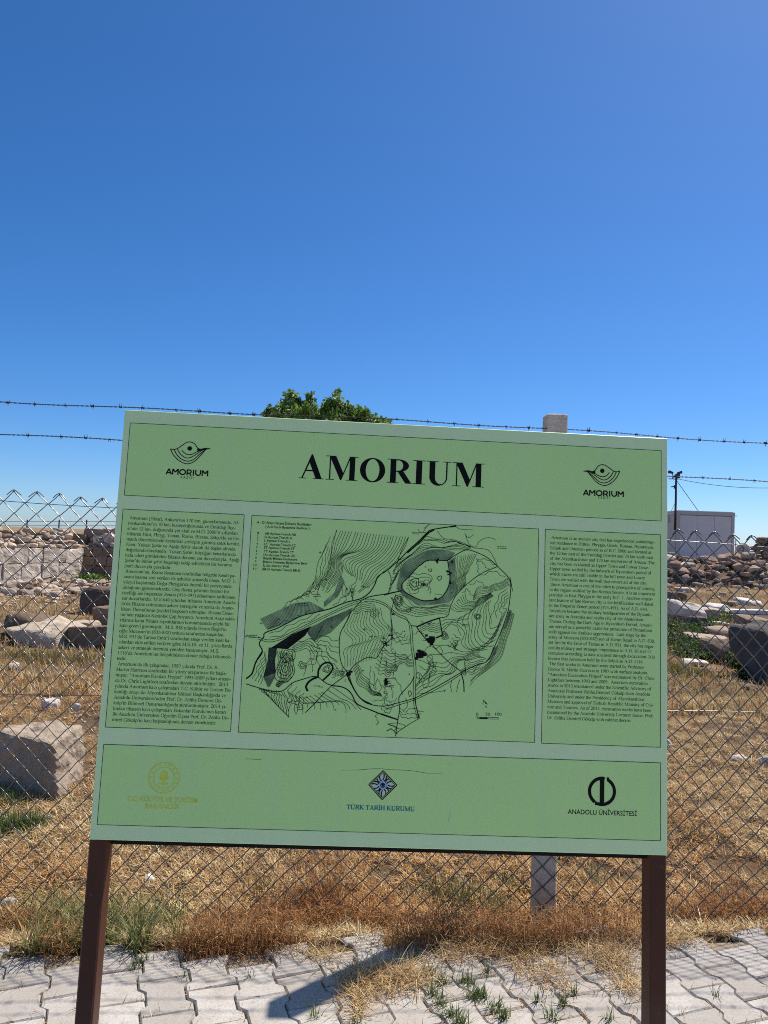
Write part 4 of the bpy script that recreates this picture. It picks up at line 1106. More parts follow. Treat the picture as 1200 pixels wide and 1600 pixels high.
fam([(90, 375), (200, 320), (290, 245), (400, 285), (520, 260), (590, 290)], [(60, 470), (100, 400), (220, 320), (300, 285), (420, 300), (560, 300)], 5, mr, seed=20)
fam([(270, 205), (330, 215), (420, 240), (540, 255), (600, 285)], [(230, 265), (290, 230), (400, 255), (480, 240), (580, 280)], 3, mr)
L_([(360, 172), (400, 220), (470, 232), (540, 255), (590, 282)], .9, mr); L_([(545, 185), (560, 210), (580, 215), (605, 195)], .9, mr); L_([(548, 190), (575, 260), (620, 280), (640, 245), (690, 218), (735, 222), (752, 235)], .9, mr)
L_([(490, 145), (520, 160), (600, 165)], .9, mr); L_([(265, 180), (300, 130), (340, 125)], .9, mr); L_([(270, 155), (310, 125)], .9, mr); L_([(230, 160), (245, 180), (280, 185)], .9, mr); L_([(600, 285), (700, 300), (740, 350), (765, 405)], 1, mr)
fam([(485, 340), (485, 430), (480, 500), (512, 575)], [(625, 325), (590, 400), (555, 470), (548, 545)], 11, mr, w=.75, seed=21, wob=.4)
fam([(630, 370), (632, 420), (640, 460)], [(620, 360), (700, 370), (760, 405)], 3, mr)
fam([(640, 470), (700, 455), (760, 445), (825, 480)], [(530, 590), (560, 570), (600, 610)], 3, mr, wob=1.2)
fam([(605, 610), (640, 550), (720, 545), (840, 490)], [(600, 640), (690, 610), (770, 570), (850, 540)], 7, mr, w=.7, seed=22, wob=.4)
fam([(545, 590), (570, 650), (620, 640), (720, 590)], [(445, 690), (520, 720), (620, 690), (740, 610)], 8, mr, seed=23, wob=.8)
fam([(830, 560), (770, 620), (740, 700), (720, 800)], [(845, 620), (810, 680), (830, 700)], 4, mr, wob=1.2)
fam([(720, 640), (700, 740), (710, 830), (740, 820), (830, 700)], [(520, 750), (480, 810), (540, 860), (530, 930), (620, 960), (740, 950)], 9, mr, mid=[(650, 680), (610, 780), (610, 900), (690, 930), (790, 800)], seed=24, wob=1.4)
fam([(385, 780), (440, 770), (520, 760), (600, 700)], [(395, 860), (450, 800), (500, 830), (520, 880)], 4, mr, seed=25)
loop((632, 750), (12, 20), mr, 30); loop((410, 880), (8, 16, 24), mr, 31); loop((312, 437), (10,), mr, 32); loop((375, 490), (14,), mr, 33); loop((230, 1150), (12,), mr, 34, asp=1.7); loop((175, 1270), (9,), mr, 36, asp=2.2); loop((165, 710), (12,), mr, 35); loop((205, 530), (18, 34), mr, 37)
fam([(470, 870), (500, 890), (490, 940), (470, 970)], [(430, 940), (480, 960), (500, 980)], 4, mr, wob=2)
fam([(880, 730), (840, 880), (780, 1040), (620, 1170), (570, 1235)], [(845, 715), (800, 850), (720, 1040), (640, 1100), (580, 1140)], 8, mr, w=.7, seed=26, wob=.3, cut=.25)
fam([(225, 1270), (330, 1200), (480, 1120), (510, 1060), (600, 1025), (690, 1035)], [(300, 1190), (330, 1060), (290, 980), (400, 940), (520, 975), (700, 975)], 8, mr, mid=[(215, 1220), (290, 1130), (420, 1110), (500, 1030), (640, 1000)], seed=27, wob=1.3)
fam([(520, 1120), (560, 1060), (640, 1050), (680, 1040)], [(530, 1140), (600, 1130), (640, 1100)], 6, mr, seed=29)
L_([(460, 1180), (450, 1220), (458, 1258)], 1, mr); L_([(515, 1170), (500, 1210), (490, 1260)], 1, mr); L_([(215, 1275), (300, 1265), (390, 1255), (415, 1245), (405, 1262)], .9, mr)
fam([(130, 605), (230, 695), (340, 675), (450, 665)], [(45, 620), (100, 720), (200, 745), (350, 735), (425, 740)], 7, mr, mid=[(70, 620), (110, 690), (220, 705), (380, 695), (440, 700)], seed=28, wob=1.1)
loop((100, 640), (14, 24, 34), mr, 40); fam([(60, 460), (110, 440), (110, 380)], [(30, 590), (60, 520), (80, 470)], 6, mr)
fam([(170, 480), (230, 450), (300, 470), (310, 600)], [(150, 560), (220, 590), (260, 560), (230, 490)], 6, mr, wob=2, seed=41)
fam([(250, 780), (310, 800), (380, 790)], [(240, 830), (310, 850), (385, 855)], 5, mr, wob=.8)
fam([(0, 960), (60, 1000), (130, 1010), (190, 1040)], [(0, 1110), (70, 1110), (110, 1070), (195, 1090)], 6, mr, seed=42); fam([(20, 810), (80, 860), (130, 850)], [(60, 900), (130, 940), (180, 900)], 4, mr, wob=1.6)
fam([(220, 980), (280, 990), (320, 1020), (300, 1100)], [(250, 1180), (270, 1240), (330, 1150), (360, 1060)], 5, mr, wob=1.5, seed=43); fam([(330, 960), (390, 970), (400, 1030)], [(200, 870), (250, 850), (270, 870)], 3, mr)
fam([(0, 1170), (60, 1165), (120, 1230), (130, 1280)], [(0, 1250), (20, 1290), (0, 1320)], 3, mr); fam([(110, 1370), (150, 1390), (200, 1370), (270, 1395)], [(100, 1400), (150, 1440), (240, 1420)], 3, mr)
L_([(30, 1475), (90, 1470), (145, 1490), (110, 1510), (60, 1490), (30, 1475)], .9, mr); L_([(15, 1525), (50, 1515), (90, 1540)], .9, mr); L_([(145, 1300), (160, 1350), (130, 1390)], .9, mr)
for (x, y) in ((60, 970), (170, 1140), (120, 1070), (140, 850), (180, 700), (500, 640), (455, 590), (280, 415)):
    plan.disc(mr([(x, y)])[0], 1.0 * PXM, 6)
# north arrow and scale bar
plan.poly(mr([(672, 1312), (702, 1345), (684, 1338)])); L_([(672, 1312), (668, 1345)], .9, mr, 2); sans(plan, 'N', (757.5, 1105.5), (760.5, 1105.7), 3.4)
for x, t, s in ((622, '0', 14), (685, '50', 30), (752, '100', 42)):
    sans(plan, t, tuple(np.array([600, 790]) + MPX * np.array([x, 1418])), tuple(np.array([600, 790]) + MPX * np.array([x + s, 1420])), 4.6)
L_([(628, 1440), (772, 1443)], .9, mr, 2); L_([(628, 1430), (700, 1431), (772, 1433)], .9, mr, 2); L_([(628, 1420), (628, 1442)], 1, mr, 2); L_([(772, 1433), (772, 1445)], 1, mr, 2); L_([(645, 1436), (700, 1437)], 2.2, mr, 2)
plan.build()
# key
key = Print('plan_key', ink_m, 0.0008)
K0 = lambda x, y: tuple(np.array([380, 790]) + MPX * np.array([x, y]))
sans(key, 'A - D: Erken Bizans Dönemi Bazilikaları', K0(92, 121), K0(460, 137), 4.1, 0.012)
sans(key, '( A-D Early Byzantine Basilicas )', K0(150, 150), K0(448, 162), 3.9, 0.012)
for i, (t, x0, x1, y0) in enumerate((('AB Açması-Trench AB', 146, 355, 196), ('G Açması-Trench G', 144, 330, 220), ('L Açması-Trench L', 142, 318, 243), ('LC  Açması-Trench LC', 141, 355, 268), ('ST Açması-Trench ST', 140, 347, 291), ('TT Açması-Trench TT', 139, 342, 316), ('UU Açması-Trench UU', 137, 351, 340), ('Büyük Mekan-Enclosure', 136, 364, 363), ('Bizans Hamamı-Byzantine Bath', 134, 432, 387), ('İç Sur-Interior Wall', 132, 307, 412), ('BB-D Açması-Trench BB-D', 130, 386, 437))):
    sans(key, t, K0(x0, y0), K0(x1, y0 + (x1 - x0) * .042), 3.9, 0.012)
    s = str(i + 1); xx = 96 - 2 * i - (8 if len(s) > 1 else 0)
    sans(key, s, K0(xx, y0 - 3), K0(xx + (8 if len(s) == 1 else 20), y0 - 2.5), 3.8, 0.01)
key.build()
bpy.data.objects.remove(_to, do_unlink=True)
# ------------------------------------------------------------------ stones
lime_m = stone_mat('limestone', (0.56, 0.44, 0.325), (0.14, 0.12, 0.10), 3.5, 0.45)
white_st = stone_mat('pale_marble', (0.70, 0.63, 0.55), (0.26, 0.22, 0.18), 3.0, 0.3)
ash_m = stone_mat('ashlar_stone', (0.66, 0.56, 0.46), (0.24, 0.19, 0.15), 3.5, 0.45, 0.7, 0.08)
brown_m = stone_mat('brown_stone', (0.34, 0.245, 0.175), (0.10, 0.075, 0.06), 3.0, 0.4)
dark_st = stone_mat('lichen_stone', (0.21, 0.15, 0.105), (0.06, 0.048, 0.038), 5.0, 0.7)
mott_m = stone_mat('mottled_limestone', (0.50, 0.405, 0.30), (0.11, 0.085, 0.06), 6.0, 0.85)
shade_st = stone_mat('shade_dark_stone', (0.11, 0.095, 0.085), (0.04, 0.035, 0.03), 4.0, 0.6)  # base colour darkened to carry the shade on the very large boulder's face
rub_m = stone_mat('rubble_stone', (0.42, 0.34, 0.275), (0.12, 0.09, 0.07), 3.0, 0.4, 0.5, 0.45)
redrub_m = stone_mat('reddish_rubble', (0.30, 0.20, 0.145), (0.09, 0.06, 0.05), 3.0, 0.4, 0.5, 0.5)

def ico(sub):
    bm = bmesh.new(); bmesh.ops.create_icosphere(bm, subdivisions=sub, radius=1.0)
    v = np.array([x.co[:] for x in bm.verts]); f = [[q.index for q in p.verts] for p in bm.faces]; bm.free()
    return v / np.linalg.norm(v, axis=1)[:, None], f
_ico = {k: ico(k) for k in (2, 3, 4, 5)}
def rock_mesh(name, size, seed, mat, sub=4, planes=9, blocky=0.75, rough=0.05, flat_top=False):
    """Broken stone: a box cut by random planes, then roughened. Base at z = 0."""
    r_ = np.random.default_rng(seed); D, F3 = _ico[sub]
    nr = [np.array(k, float) for k in ((1,0,0),(-1,0,0),(0,1,0),(0,-1,0),(0,0,1),(0,0,-1))]
    nr = [n + r_.normal(0, 0.09 if not (flat_top and abs(n[2]) > .5) else 0.02, 3) for n in nr]
    ds = [r_.uniform(0.86, 1.0) for _ in nr]
    for _ in range(planes):
        n = r_.normal(0, 1, 3); n /= np.linalg.norm(n)
        nr.append(n); ds.append(r_.uniform(blocky + 0.12, blocky + 0.55))
    nr = np.array([n / np.linalg.norm(n) for n in nr]); ds = np.array(ds)
    # cast in stretched space so box corners stay sharp
    dots_ = D @ nr.T
    t = np.where(dots_ > 1e-3, ds[None, :] / np.maximum(dots_, 1e-3), 9.0).min(1)
    P = D * t[:, None] * np.asarray(size) / 2
    ph = r_.uniform(0, 50, 3); s0 = 3.2 / max(size)
    disp = np.array([mnoise.fractal(Vector(p * s0 * 1.5 + ph), 0.9, 2.1, 5) for p in P])
    P = P + D * (disp * rough * min(size))[:, None]
    if sub >= 3:                                        # worn edges
        fa = np.array(F3); e_ = np.concatenate([fa[:, [0, 1]], fa[:, [1, 2]], fa[:, [2, 0]]]); e_ = np.concatenate([e_, e_[:, ::-1]])
        for _ in range(1):
            acc = np.zeros_like(P); cnt = np.zeros(len(P)); np.add.at(acc, e_[:, 0], P[e_[:, 1]]); np.add.at(cnt, e_[:, 0], 1)
            P = P * .5 + acc / cnt[:, None] * .5
    P[:, 2] -= P[:, 2].min()
    V = P; flat = [i for q in F3 for i in q]
    return mesh_np(name, V, flat, [3] * len(F3), mat, False)

def stone(name, label, px, base_y, w_px, h_px, depth, mat, seed, cat='stone', rotz=0.0, tilt=(0, 0), sub=4, planes=8, blocky=0.7, rough=0.06, sink=0.10, flat_top=False, group=None, lift=0.0, width=None):
    p = G(px, base_y); sc = p[1] / FPX
    if name == 'field_stone': planes, blocky, rough = 13, 0.42, 0.14
    size = (width or w_px * sc, depth, h_px * sc / (1 - sink))
    me = rock_mesh(name, size, seed, mat, sub, planes, blocky, rough, flat_top)
    o = bpy.data.objects.new(name, me); link(o)
    o.rotation_euler = (tilt[0], tilt[1], rotz)
    o.location = (p[0], p[1] + depth * 0.45, float(H(p[0], p[1] + depth * .45)) - sink * size[2] + lift)
    return tag(o, label, cat, group)

# near left
stone('limestone_block', 'big squared limestone block with bright top lying beside the left leg of the board', 36, 1242, 150, 90, 0.46, lime_m, 11, sub=5, planes=5, blocky=1.02, rough=0.075, rotz=-0.12, sink=0.06, width=0.50)
stone('flat_stone', 'flat pale slab with mottled top in the grass left of the board', 66, 1010, 88, 30, 0.9, mott_m, 12, sub=5, planes=9, blocky=0.7, rotz=-0.35, tilt=(0.14, -0.06), flat_top=True, rough=0.12, sink=.2)
stone('flat_stone', 'small pale slab at the right end of the mottled slab', 124, 993, 46, 20, 0.5, lime_m, 13, rotz=0.15, flat_top=True)
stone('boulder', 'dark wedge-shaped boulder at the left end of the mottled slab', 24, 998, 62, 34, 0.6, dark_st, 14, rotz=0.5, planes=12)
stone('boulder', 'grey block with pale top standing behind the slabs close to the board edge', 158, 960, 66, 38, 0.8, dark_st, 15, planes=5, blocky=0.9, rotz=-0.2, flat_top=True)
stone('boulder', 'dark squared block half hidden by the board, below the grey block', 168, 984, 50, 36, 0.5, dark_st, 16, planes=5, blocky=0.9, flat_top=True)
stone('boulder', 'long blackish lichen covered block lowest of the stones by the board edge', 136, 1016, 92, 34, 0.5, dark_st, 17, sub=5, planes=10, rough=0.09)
stone('field_stone', 'grey angular stone on dry soil above the big limestone block', 76, 1112, 30, 24, 0.09, white_st, 18, sub=3, planes=12, rotz=.5)
stone('field_stone', 'small white stone between the grey angular stone and the board', 117, 1112, 20, 13, 0.06, white_st, 19, sub=3)
stone('field_stone', 'small tan stone lying just behind the big limestone block', 58, 1142, 14, 13, 0.05, lime_m, 20, sub=3)
stone('field_stone', 'flat white stone at the left picture edge above the big block', 16, 1048, 24, 12, 0.14, white_st, 21, sub=3)
stone('field_stone', 'thin grey stone flake on soil below the big limestone block', 36, 1290, 24, 10, 0.07, white_st, 22, sub=3, flat_top=True)
stone('field_stone', 'whitish stone at the foot of the fence at left edge', 8, 1424, 34, 20, 0.06, white_st, 23, sub=3)
stone('field_stone', 'white weathered stone just under the lower edge of the board', 494, 1340, 30, 22, 0.09, white_st, 24, sub=4)
# right
stone('flat_stone', 'large pale curved slab lying right of the board, widest of the fallen stones', 1062, 972, 112, 34, 0.8, white_st, 31, sub=5, planes=14, blocky=.55, rotz=-0.30, rough=0.16, width=1.35, tilt=(.05, .10))
stone('flat_stone', 'tapering pale slab tip overlapping the large curved slab', 1106, 970, 52, 20, 0.5, lime_m, 32, rotz=-0.3, flat_top=True)
stone('boulder', 'squared grey block behind the large curved slab', 1062, 940, 30, 14, 0.5, dark_st, 33, sub=3, planes=4, blocky=.95, flat_top=True)
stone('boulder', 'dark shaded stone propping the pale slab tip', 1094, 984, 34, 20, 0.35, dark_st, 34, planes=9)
stone('flat_stone', 'low grey stone between the curved slab and the long pale kerb', 1124, 957, 40, 13, 0.5, white_st, 35, sub=3)
k = stone('kerb_stone', 'long straight pale kerb stone reaching the right picture edge', 1185, 961, 100, 7, 0.25, white_st, 36, planes=6, blocky=.8, sub=5, flat_top=True, rough=.2, rotz=-.03)
stone('field_stone', 'white stone behind the long pale kerb near right edge', 1188, 948, 26, 11, 0.4, white_st, 37, sub=3)
stone('field_stone', 'flat whitish stone behind the middle of the long kerb', 1145, 948, 34, 10, 0.4, lime_m, 38, sub=3)
stone('flat_stone', 'brown tilted slab with pale top under the kerb at right edge', 1186, 985, 52, 20, 0.5, brown_m, 39, flat_top=True, tilt=(0.12, 0.1))
stone('flat_stone', 'brown slab with sandy top lying above the thin broken slab', 1135, 999, 62, 16, 0.5, brown_m, 40, flat_top=True, tilt=(0.1, 0.14), rotz=-.25)
stone('flat_stone', 'thin broken sandy slab resting on the rough brown block', 1112, 1012, 72, 13, 0.45, lime_m, 41, flat_top=True, tilt=(0.05, 0.06), rotz=-.12, lift=.03)
stone('boulder', 'rough brown block carrying the thin broken slab', 1142, 1036, 56, 34, 0.45, brown_m, 42, planes=9, rotz=.4)
stone('boulder', 'very large boulder with black shaded face cut by the right picture edge', 1234, 1070, 104, 82, 0.9, shade_st, 43, sub=5, planes=8, rotz=.5, blocky=.8, sink=.05)
stone('field_stone', 'pale stone low by the right edge of the board', 1040, 985, 22, 22, 0.3, white_st, 44, sub=3)
stone('field_stone', 'small round white stone beside the board, under the pale stone', 1045, 1003, 12, 14, 0.15, white_st, 45, sub=3)
stone('field_stone', 'white splinter of stone touching the right edge of the board', 1046, 1170, 16, 14, 0.06, white_st, 46, sub=3)
stone('field_stone', 'flat white flake in the dry grass right of the board', 1158, 1192, 32, 13, 0.10, white_st, 47, sub=3, flat_top=True, rotz=-.3)
stone('field_stone', 'white stone corner at the right edge in dry grass', 1198, 1200, 26, 18, 0.10, white_st, 48, sub=3, flat_top=True)
stone('flat_stone', 'thin pale slab lying flat between the curved slab and the brown slab', 1128, 980, 34, 8, 0.35, lime_m, 81, sub=3, flat_top=True, rotz=.3)
stone('flat_stone', 'flat grey slab half buried left of the rough brown block', 1092, 1042, 40, 9, 0.3, white_st, 82, sub=3, flat_top=True, rotz=-.2)
stone('flat_stone', 'low pale slab on the slope right under the rubble heap', 1076, 926, 30, 8, 0.5, lime_m, 83, sub=3, flat_top=True)
stone('flat_stone', 'tilted pale slab behind the long kerb beside the white stone', 1166, 946, 26, 11, 0.4, white_st, 84, sub=3, flat_top=True, tilt=(.2, .15))
for i, (x, y, w, h) in enumerate(((1110, 924, 14, 6), (1132, 931, 12, 6), (1090, 951, 9, 5), (1170, 930, 12, 5), (1150, 968, 12, 5), (1178, 1080, 26, 8), (1120, 1052, 40, 8))):
    stone('field_stone', ('small pale stone just below the rubble heap, nearest to the board', 'small pale stone below the rubble heap, middle one of three', 'little stone in front of the squared grey block', 'small pale stone below the rubble heap, under the drystone wall', 'little stone under the long pale kerb', 'low brown stone at the foot of the very large boulder', 'flat brown stone below the rough brown block')[i], x, y, w, h, w * .01, lime_m if i < 5 else brown_m, 60 + i, sub=2, group='small stones on the slope' if i in (0, 1, 3) else None)

# ------------------------------------------------------------------ ruined wall on the left
def lib(mat, n, seed, sub=2, planes=11, blocky=0.52):
    return [rock_mesh('rubble_stone', (1, 0.7 + 0.35 * random.random(), 0.38 + 0.3 * random.random()), seed + k, mat, 3, 7, 0.6, 0.07) for k in range(n)]
rub_lib = lib(rub_m, 8, 100) + lib(brown_m, 3, 150); red_lib = lib(redrub_m, 8, 120); pale_lib = lib(lime_m, 5, 140)
rr_ = random.Random(5)
def scatter_stone(parent, name, me, loc, s, rz=None, tilt=0.25):
    o = bpy.data.objects.new(name, me); link(o, parent)
    o.matrix_world = Matrix.Translation(loc) @ Matrix.Rotation(rr_.uniform(0, 6.28) if rz is None else rz, 4, 'Z') @ Matrix.Rotation(rr_.gauss(0, tilt), 4, 'X') @ Matrix.Rotation(rr_.gauss(0, tilt), 4, 'Y') @ Matrix.Scale(s, 4)
    return o
def block_mesh(size, seed, mat, sub=2):
    """Squared building stone: subdivided box with worn edges; x along, y depth, z up, centred."""
    r_ = np.random.default_rng(seed); n = 7
    bm = bmesh.new(); bmesh.ops.create_cube(bm, size=1.0); bmesh.ops.subdivide_edges(bm, edges=bm.edges[:], cuts=5, use_grid_fill=True)
    ph = r_.uniform(0, 90, 3)
    for v in bm.verts:
        c = np.array(v.co[:]); q = np.abs(c) * 2
        e = np.sort(q)[1]                                   # nearness to an edge
        k = 1 - 0.06 * max(0, e - 0.75) * 4 * (0.0 + 1.8 * abs(mnoise.noise(Vector(c * 4 + ph))))
        p = c * k * size
        dsp = mnoise.fractal(Vector(p * 5 + ph), 1.0, 2.0, 4) * 0.028
        p = p + (c / np.linalg.norm(c)) * dsp
        v.co = p
    me = bpy.data.meshes.new('stone_block'); bm.to_mesh(me); bm.free(); me.materials.append(mat)
    return me
CW = W(127, 905, 20.0); CW[2] = float(H(CW[0], CW[1]))
wall = empty('ruined_stone_wall', tuple(CW), 'ruined ancient wall of squared pale stones under rubble courses, left background', 'wall')
bpy.context.view_layer.update()
WI = wall.matrix_world.inverted()
def wput(o): o.matrix_parent_inverse = WI; return o
wd = np.array([-0.31, -0.95, 0.0]); wd /= np.linalg.norm(wd)       # along the lit face, away from the corner
wnrm = np.array([0.95, -0.31, 0.0]); wnrm /= np.linalg.norm(wnrm)
seed = 300
wr = random.Random(9)
def course(org, d, nrm, z0, h, length, wmin, wmax, mat, t0=0.0, depth=0.3):
    global seed
    t = t0; ang_ = math.atan2(d[1], d[0])
    while t < length:
        w = wr.uniform(wmin, wmax); seed += 1
        hh = h * wr.uniform(.9, 1.0)
        me = block_mesh((w - wr.uniform(.0, .012), depth, hh + wr.uniform(.0, .02)), seed, mat)
        o = bpy.data.objects.new('stone_block', me); link(o, wall); wput(o)
        c = org + d * (t + w / 2) - nrm * (depth / 2 + wr.uniform(-.012, .03)); c = c + np.array([0, 0, z0 + hh / 2])
        o.matrix_basis = Matrix.Translation(c) @ Matrix.Rotation(ang_ + wr.gauss(0, .008), 4, 'Z') @ Matrix.Rotation(wr.gauss(0, .008), 4, 'Y')
        t += w
zb = CW[2]
for z0, h in ((-0.12, 0.22), (0.10, 0.36), (0.46, 0.36)):
    course(CW, wd, wnrm, z0, h, 6.5, 0.40, 0.85, ash_m, t0=-0.02)
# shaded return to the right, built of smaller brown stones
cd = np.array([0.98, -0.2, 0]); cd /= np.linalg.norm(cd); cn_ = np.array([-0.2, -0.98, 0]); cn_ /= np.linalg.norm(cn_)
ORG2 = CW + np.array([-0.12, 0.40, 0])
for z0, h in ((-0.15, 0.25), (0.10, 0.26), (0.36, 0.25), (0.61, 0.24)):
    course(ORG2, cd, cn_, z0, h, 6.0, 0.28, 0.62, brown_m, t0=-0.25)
# earth and mortar core behind the faces
core_m = stone_mat('wall_core', (0.26, 0.2, 0.15), (0.1, 0.08, 0.06), 3, .3)
mb = MB()
a0 = CW - wnrm * 0.26; a1 = a0 + wd * 6.5
b1 = ORG2 + cd * 6.0 - cn_ * 0.26
o2 = ORG2 - cn_ * .26 + cd * .02
for poly in ([a0, a1, a1 - wnrm * 1.3, a0 - wnrm * 1.3], [o2, o2 - cn_ * 1.3, b1 - cn_ * 1.3, b1]):
  nP = len(poly); mb = MB()
  mb.add([np.array([p[0], p[1], -0.2]) for p in poly] + [np.array([p[0], p[1], zb + 0.83]) for p in poly], [tuple(range(nP, 2 * nP))[::-1], tuple(range(nP))] + [(i, (i + 1) % nP, nP + (i + 1) % nP, nP + i) for i in range(nP)])
  wput(mb.build('wall_core', core_m, wall))
# rubble courses and loose stones on top
def rub(pos, s, lib_, tilt=.2, name='rubble_stone'):
    o = bpy.data.objects.new(name, wr.choice(lib_)); link(o, wall); wput(o)
    o.matrix_basis = Matrix.Translation(pos) @ Matrix.Rotation(wr.uniform(0, 6.28), 4, 'Z') @ Matrix.Rotation(wr.gauss(0, tilt), 4, 'X') @ Matrix.Scale(s, 4)
for lv in range(4):
    t = -0.15
    while t < 4.2:
        s = wr.uniform(.14, .27); p = CW + wd * (t + s / 2) - wnrm * (0.12 + 0.16 * lv + wr.uniform(0, .1))
        rub((p[0], p[1], zb + 0.80 + lv * 0.115 + wr.uniform(-.02, .03)), s, rub_lib if wr.random() < .75 else pale_lib); t += s * .92
    t = 0.0
    while t < 5.6:
        s = wr.uniform(.16, .34); p = ORG2 + cd * (t + s / 2) - cn_ * (0.10 + 0.12 * lv + wr.uniform(0, .1))
        rub((p[0], p[1], zb + 0.83 + lv * 0.125 + wr.uniform(-.02, .03)), s, rub_lib if wr.random() < .7 else pale_lib); t += s * .95
# larger blocks standing on the rubble
for (px, py, Y, w, h, m_, rz) in ((94, 848, 20.6, .40, .42, ash_m, .55), (70, 848, 20.9, .45, .34, dark_st, .4), (128, 847, 20.8, .42, .28, dark_st, -.2), (152, 838, 20.9, .6, .26, brown_m, .1), (160, 851, 20.7, .42, .30, ash_m, .15), (172, 852, 20.6, .26, .36, ash_m, 0), (35, 846, 20.7, .8, .26, dark_st, .3), (8, 843, 19.6, .5, .28, brown_m, .2), (195, 846, 20.8, .55, .3, brown_m, 0), (225, 848, 20.9, .5, .32, ash_m, .2), (262, 849, 21, .6, .28, brown_m, -.1)):
    p = W(px, py, Y); seed += 1
    o = bpy.data.objects.new('stone_block', block_mesh((w, .4, h), seed, m_)); link(o, wall); wput(o)
    o.matrix_basis = Matrix.Translation((p[0], p[1], p[2] + h / 2 - .06)) @ Matrix.Rotation(rz, 4, 'Z') @ Matrix.Rotation(wr.gauss(0, .06), 4, 'Y')
# rubble spill at the wall's foot
heap = empty('rubble_heap', tuple(G(60, 925)), 'strip of loose rubble along the foot of the ruined wall', 'rubble')
bpy.context.view_layer.update(); HI = heap.matrix_world.inverted()
def hput(parent, inv, pos, s, lib_, r_, tilt=.25):
    o = bpy.data.objects.new('rubble_stone', r_.choice(lib_)); link(o, parent); o.matrix_parent_inverse = inv
    o.matrix_basis = Matrix.Translation(pos) @ Matrix.Rotation(r_.uniform(0, 6.28), 4, 'Z') @ Matrix.Rotation(r_.gauss(0, tilt), 4, 'X') @ Matrix.Scale(s, 4)
for _ in range(230):
    px = wr.uniform(-60, 330); py = wr.gauss(918, 7) if px < 200 else wr.gauss(914, 4); p = G(px, max(905, py))
    hput(heap, HI, (p[0], p[1], p[2] - .03 + wr.uniform(0, .06)), wr.uniform(.10, .30), rub_lib if wr.random() < .6 else pale_lib, wr)
for (px, py, s, l_) in ((68, 930, .34, pale_lib), (42, 930, .40, rub_lib), (55, 928, .25, pale_lib), (88, 932, .28, pale_lib), (12, 930, .36, rub_lib), (105, 922, .3, rub_lib)):
    p = G(px, py); hput(heap, HI, (p[0], p[1], p[2] - .03), s, l_, wr)

# stone chips strewn over the field, too small to pick apart
def chips(name, label, spots, mat):
    D, F3 = _ico[2]; Vs, Fs, n0 = [], [], 0
    for (px, py, rx, ry, cnt, s0, s1) in spots:
        for _ in range(cnt):
            p = G(wr.gauss(px, rx), wr.gauss(py, ry)); s = wr.uniform(s0, s1)
            k = D * (1 + rng.normal(0, .14, (len(D), 1))) * np.array([s, s * wr.uniform(.6, 1), s * wr.uniform(.35, .7)]) * .5
            a = wr.uniform(0, 6.28); k = k @ np.array([[math.cos(a), math.sin(a), 0], [-math.sin(a), math.cos(a), 0], [0, 0, 1]])
            Vs.append(k + np.array([p[0], p[1], p[2] + s * .12])); Fs += [i + n0 for q in F3 for i in q]; n0 += len(D)
    me = mesh_np(name, np.concatenate(Vs), Fs, [3] * (len(Fs) // 3), mat, False)
    return tag(link(bpy.data.objects.new(name, me)), label, kind='stuff')
chips('stone_chips', 'small stone chips strewn over the dry field', [(70, 938, 70, 9, 90, .05, .15), (60, 1070, 70, 25, 40, .015, .05), (90, 1110, 50, 15, 25, .015, .045), (80, 1180, 60, 60, 40, .012, .045), (90, 1080, 60, 30, 60, .012, .05), (130, 1130, 40, 40, 30, .012, .04), (1110, 930, 50, 10, 40, .05, .14), (1120, 960, 50, 8, 25, .04, .10), (1120, 1060, 50, 12, 25, .02, .06), (1120, 1200, 50, 60, 30, .012, .035), (500, 1360, 250, 25, 40, .008, .03), (100, 1350, 80, 40, 25, .008, .03)], lime_m)

# ------------------------------------------------------------------ rubble heap and drystone wall on the right
hp = G(1110, 916)
heap2 = empty('rubble_heap', tuple(hp), 'brown heap of tumbled stones in front of the white cabin', 'rubble')
bpy.context.view_layer.update(); H2 = heap2.matrix_world.inverted()
YH = float(hp[1])
mound_m = plain('red_soil', (0.19, 0.12, 0.075), 0.95, var=.4, scale=6, spec=.1, bmp=.8)
mx0, mx1 = W(860, 900, YH)[0], W(1250, 900, YH)[0]
nu, nv = 60, 14; V = []
for i in range(nu):
    for j in range(nv):
        x = mx0 + (mx1 - mx0) * i / (nu - 1); y = YH - 0.3 + 3.2 * j / (nv - 1)
        prof = math.sin(min(1, j / 6.0) * math.pi / 2) * (1 if j < 9 else max(0, 1 - (j - 9) / 4.0))
        edge = min(1, i / 6.0, (nu - 1 - i) / 6.0)
        h = float(H(x, y)) - .05 + prof * edge * (0.72 + .18 * float(vnoise(x, y, 1.1, 3)) + .1 * float(vnoise(x, y, 3.0, 4)))
        V.append((x, y, h))
idx = np.arange(nu * nv).reshape(nu, nv)
q = np.stack([idx[:-1, :-1], idx[1:, :-1], idx[1:, 1:], idx[:-1, 1:]], -1).reshape(-1, 4)
o = bpy.data.objects.new('soil_mound', mesh_np('soil_mound', V, q, np.full(len(q), 4), mound_m, True)); link(o, heap2); o.matrix_parent_inverse = H2
Va = np.array(V)
def mound_z(x, y): return Va[np.argmin((Va[:, 0] - x) ** 2 + (Va[:, 1] - y) ** 2), 2]
for _ in range(298):
    x = wr.uniform(mx0 + .3, mx1 - .3); y = YH - .35 + wr.betavariate(1.2, 2.0) * 2.4; s = wr.choice((wr.uniform(.14, .26), wr.uniform(.24, .5)))
    hput(heap2, H2, (x, y, mound_z(x, y) - s * .12 + wr.uniform(0, .05)), s, red_lib if wr.random() < .62 else (rub_lib if wr.random() < .75 else pale_lib), wr, .35)
dw0 = W(1168, 890, 27.5); dw0[2] = float(H(dw0[0], dw0[1]))
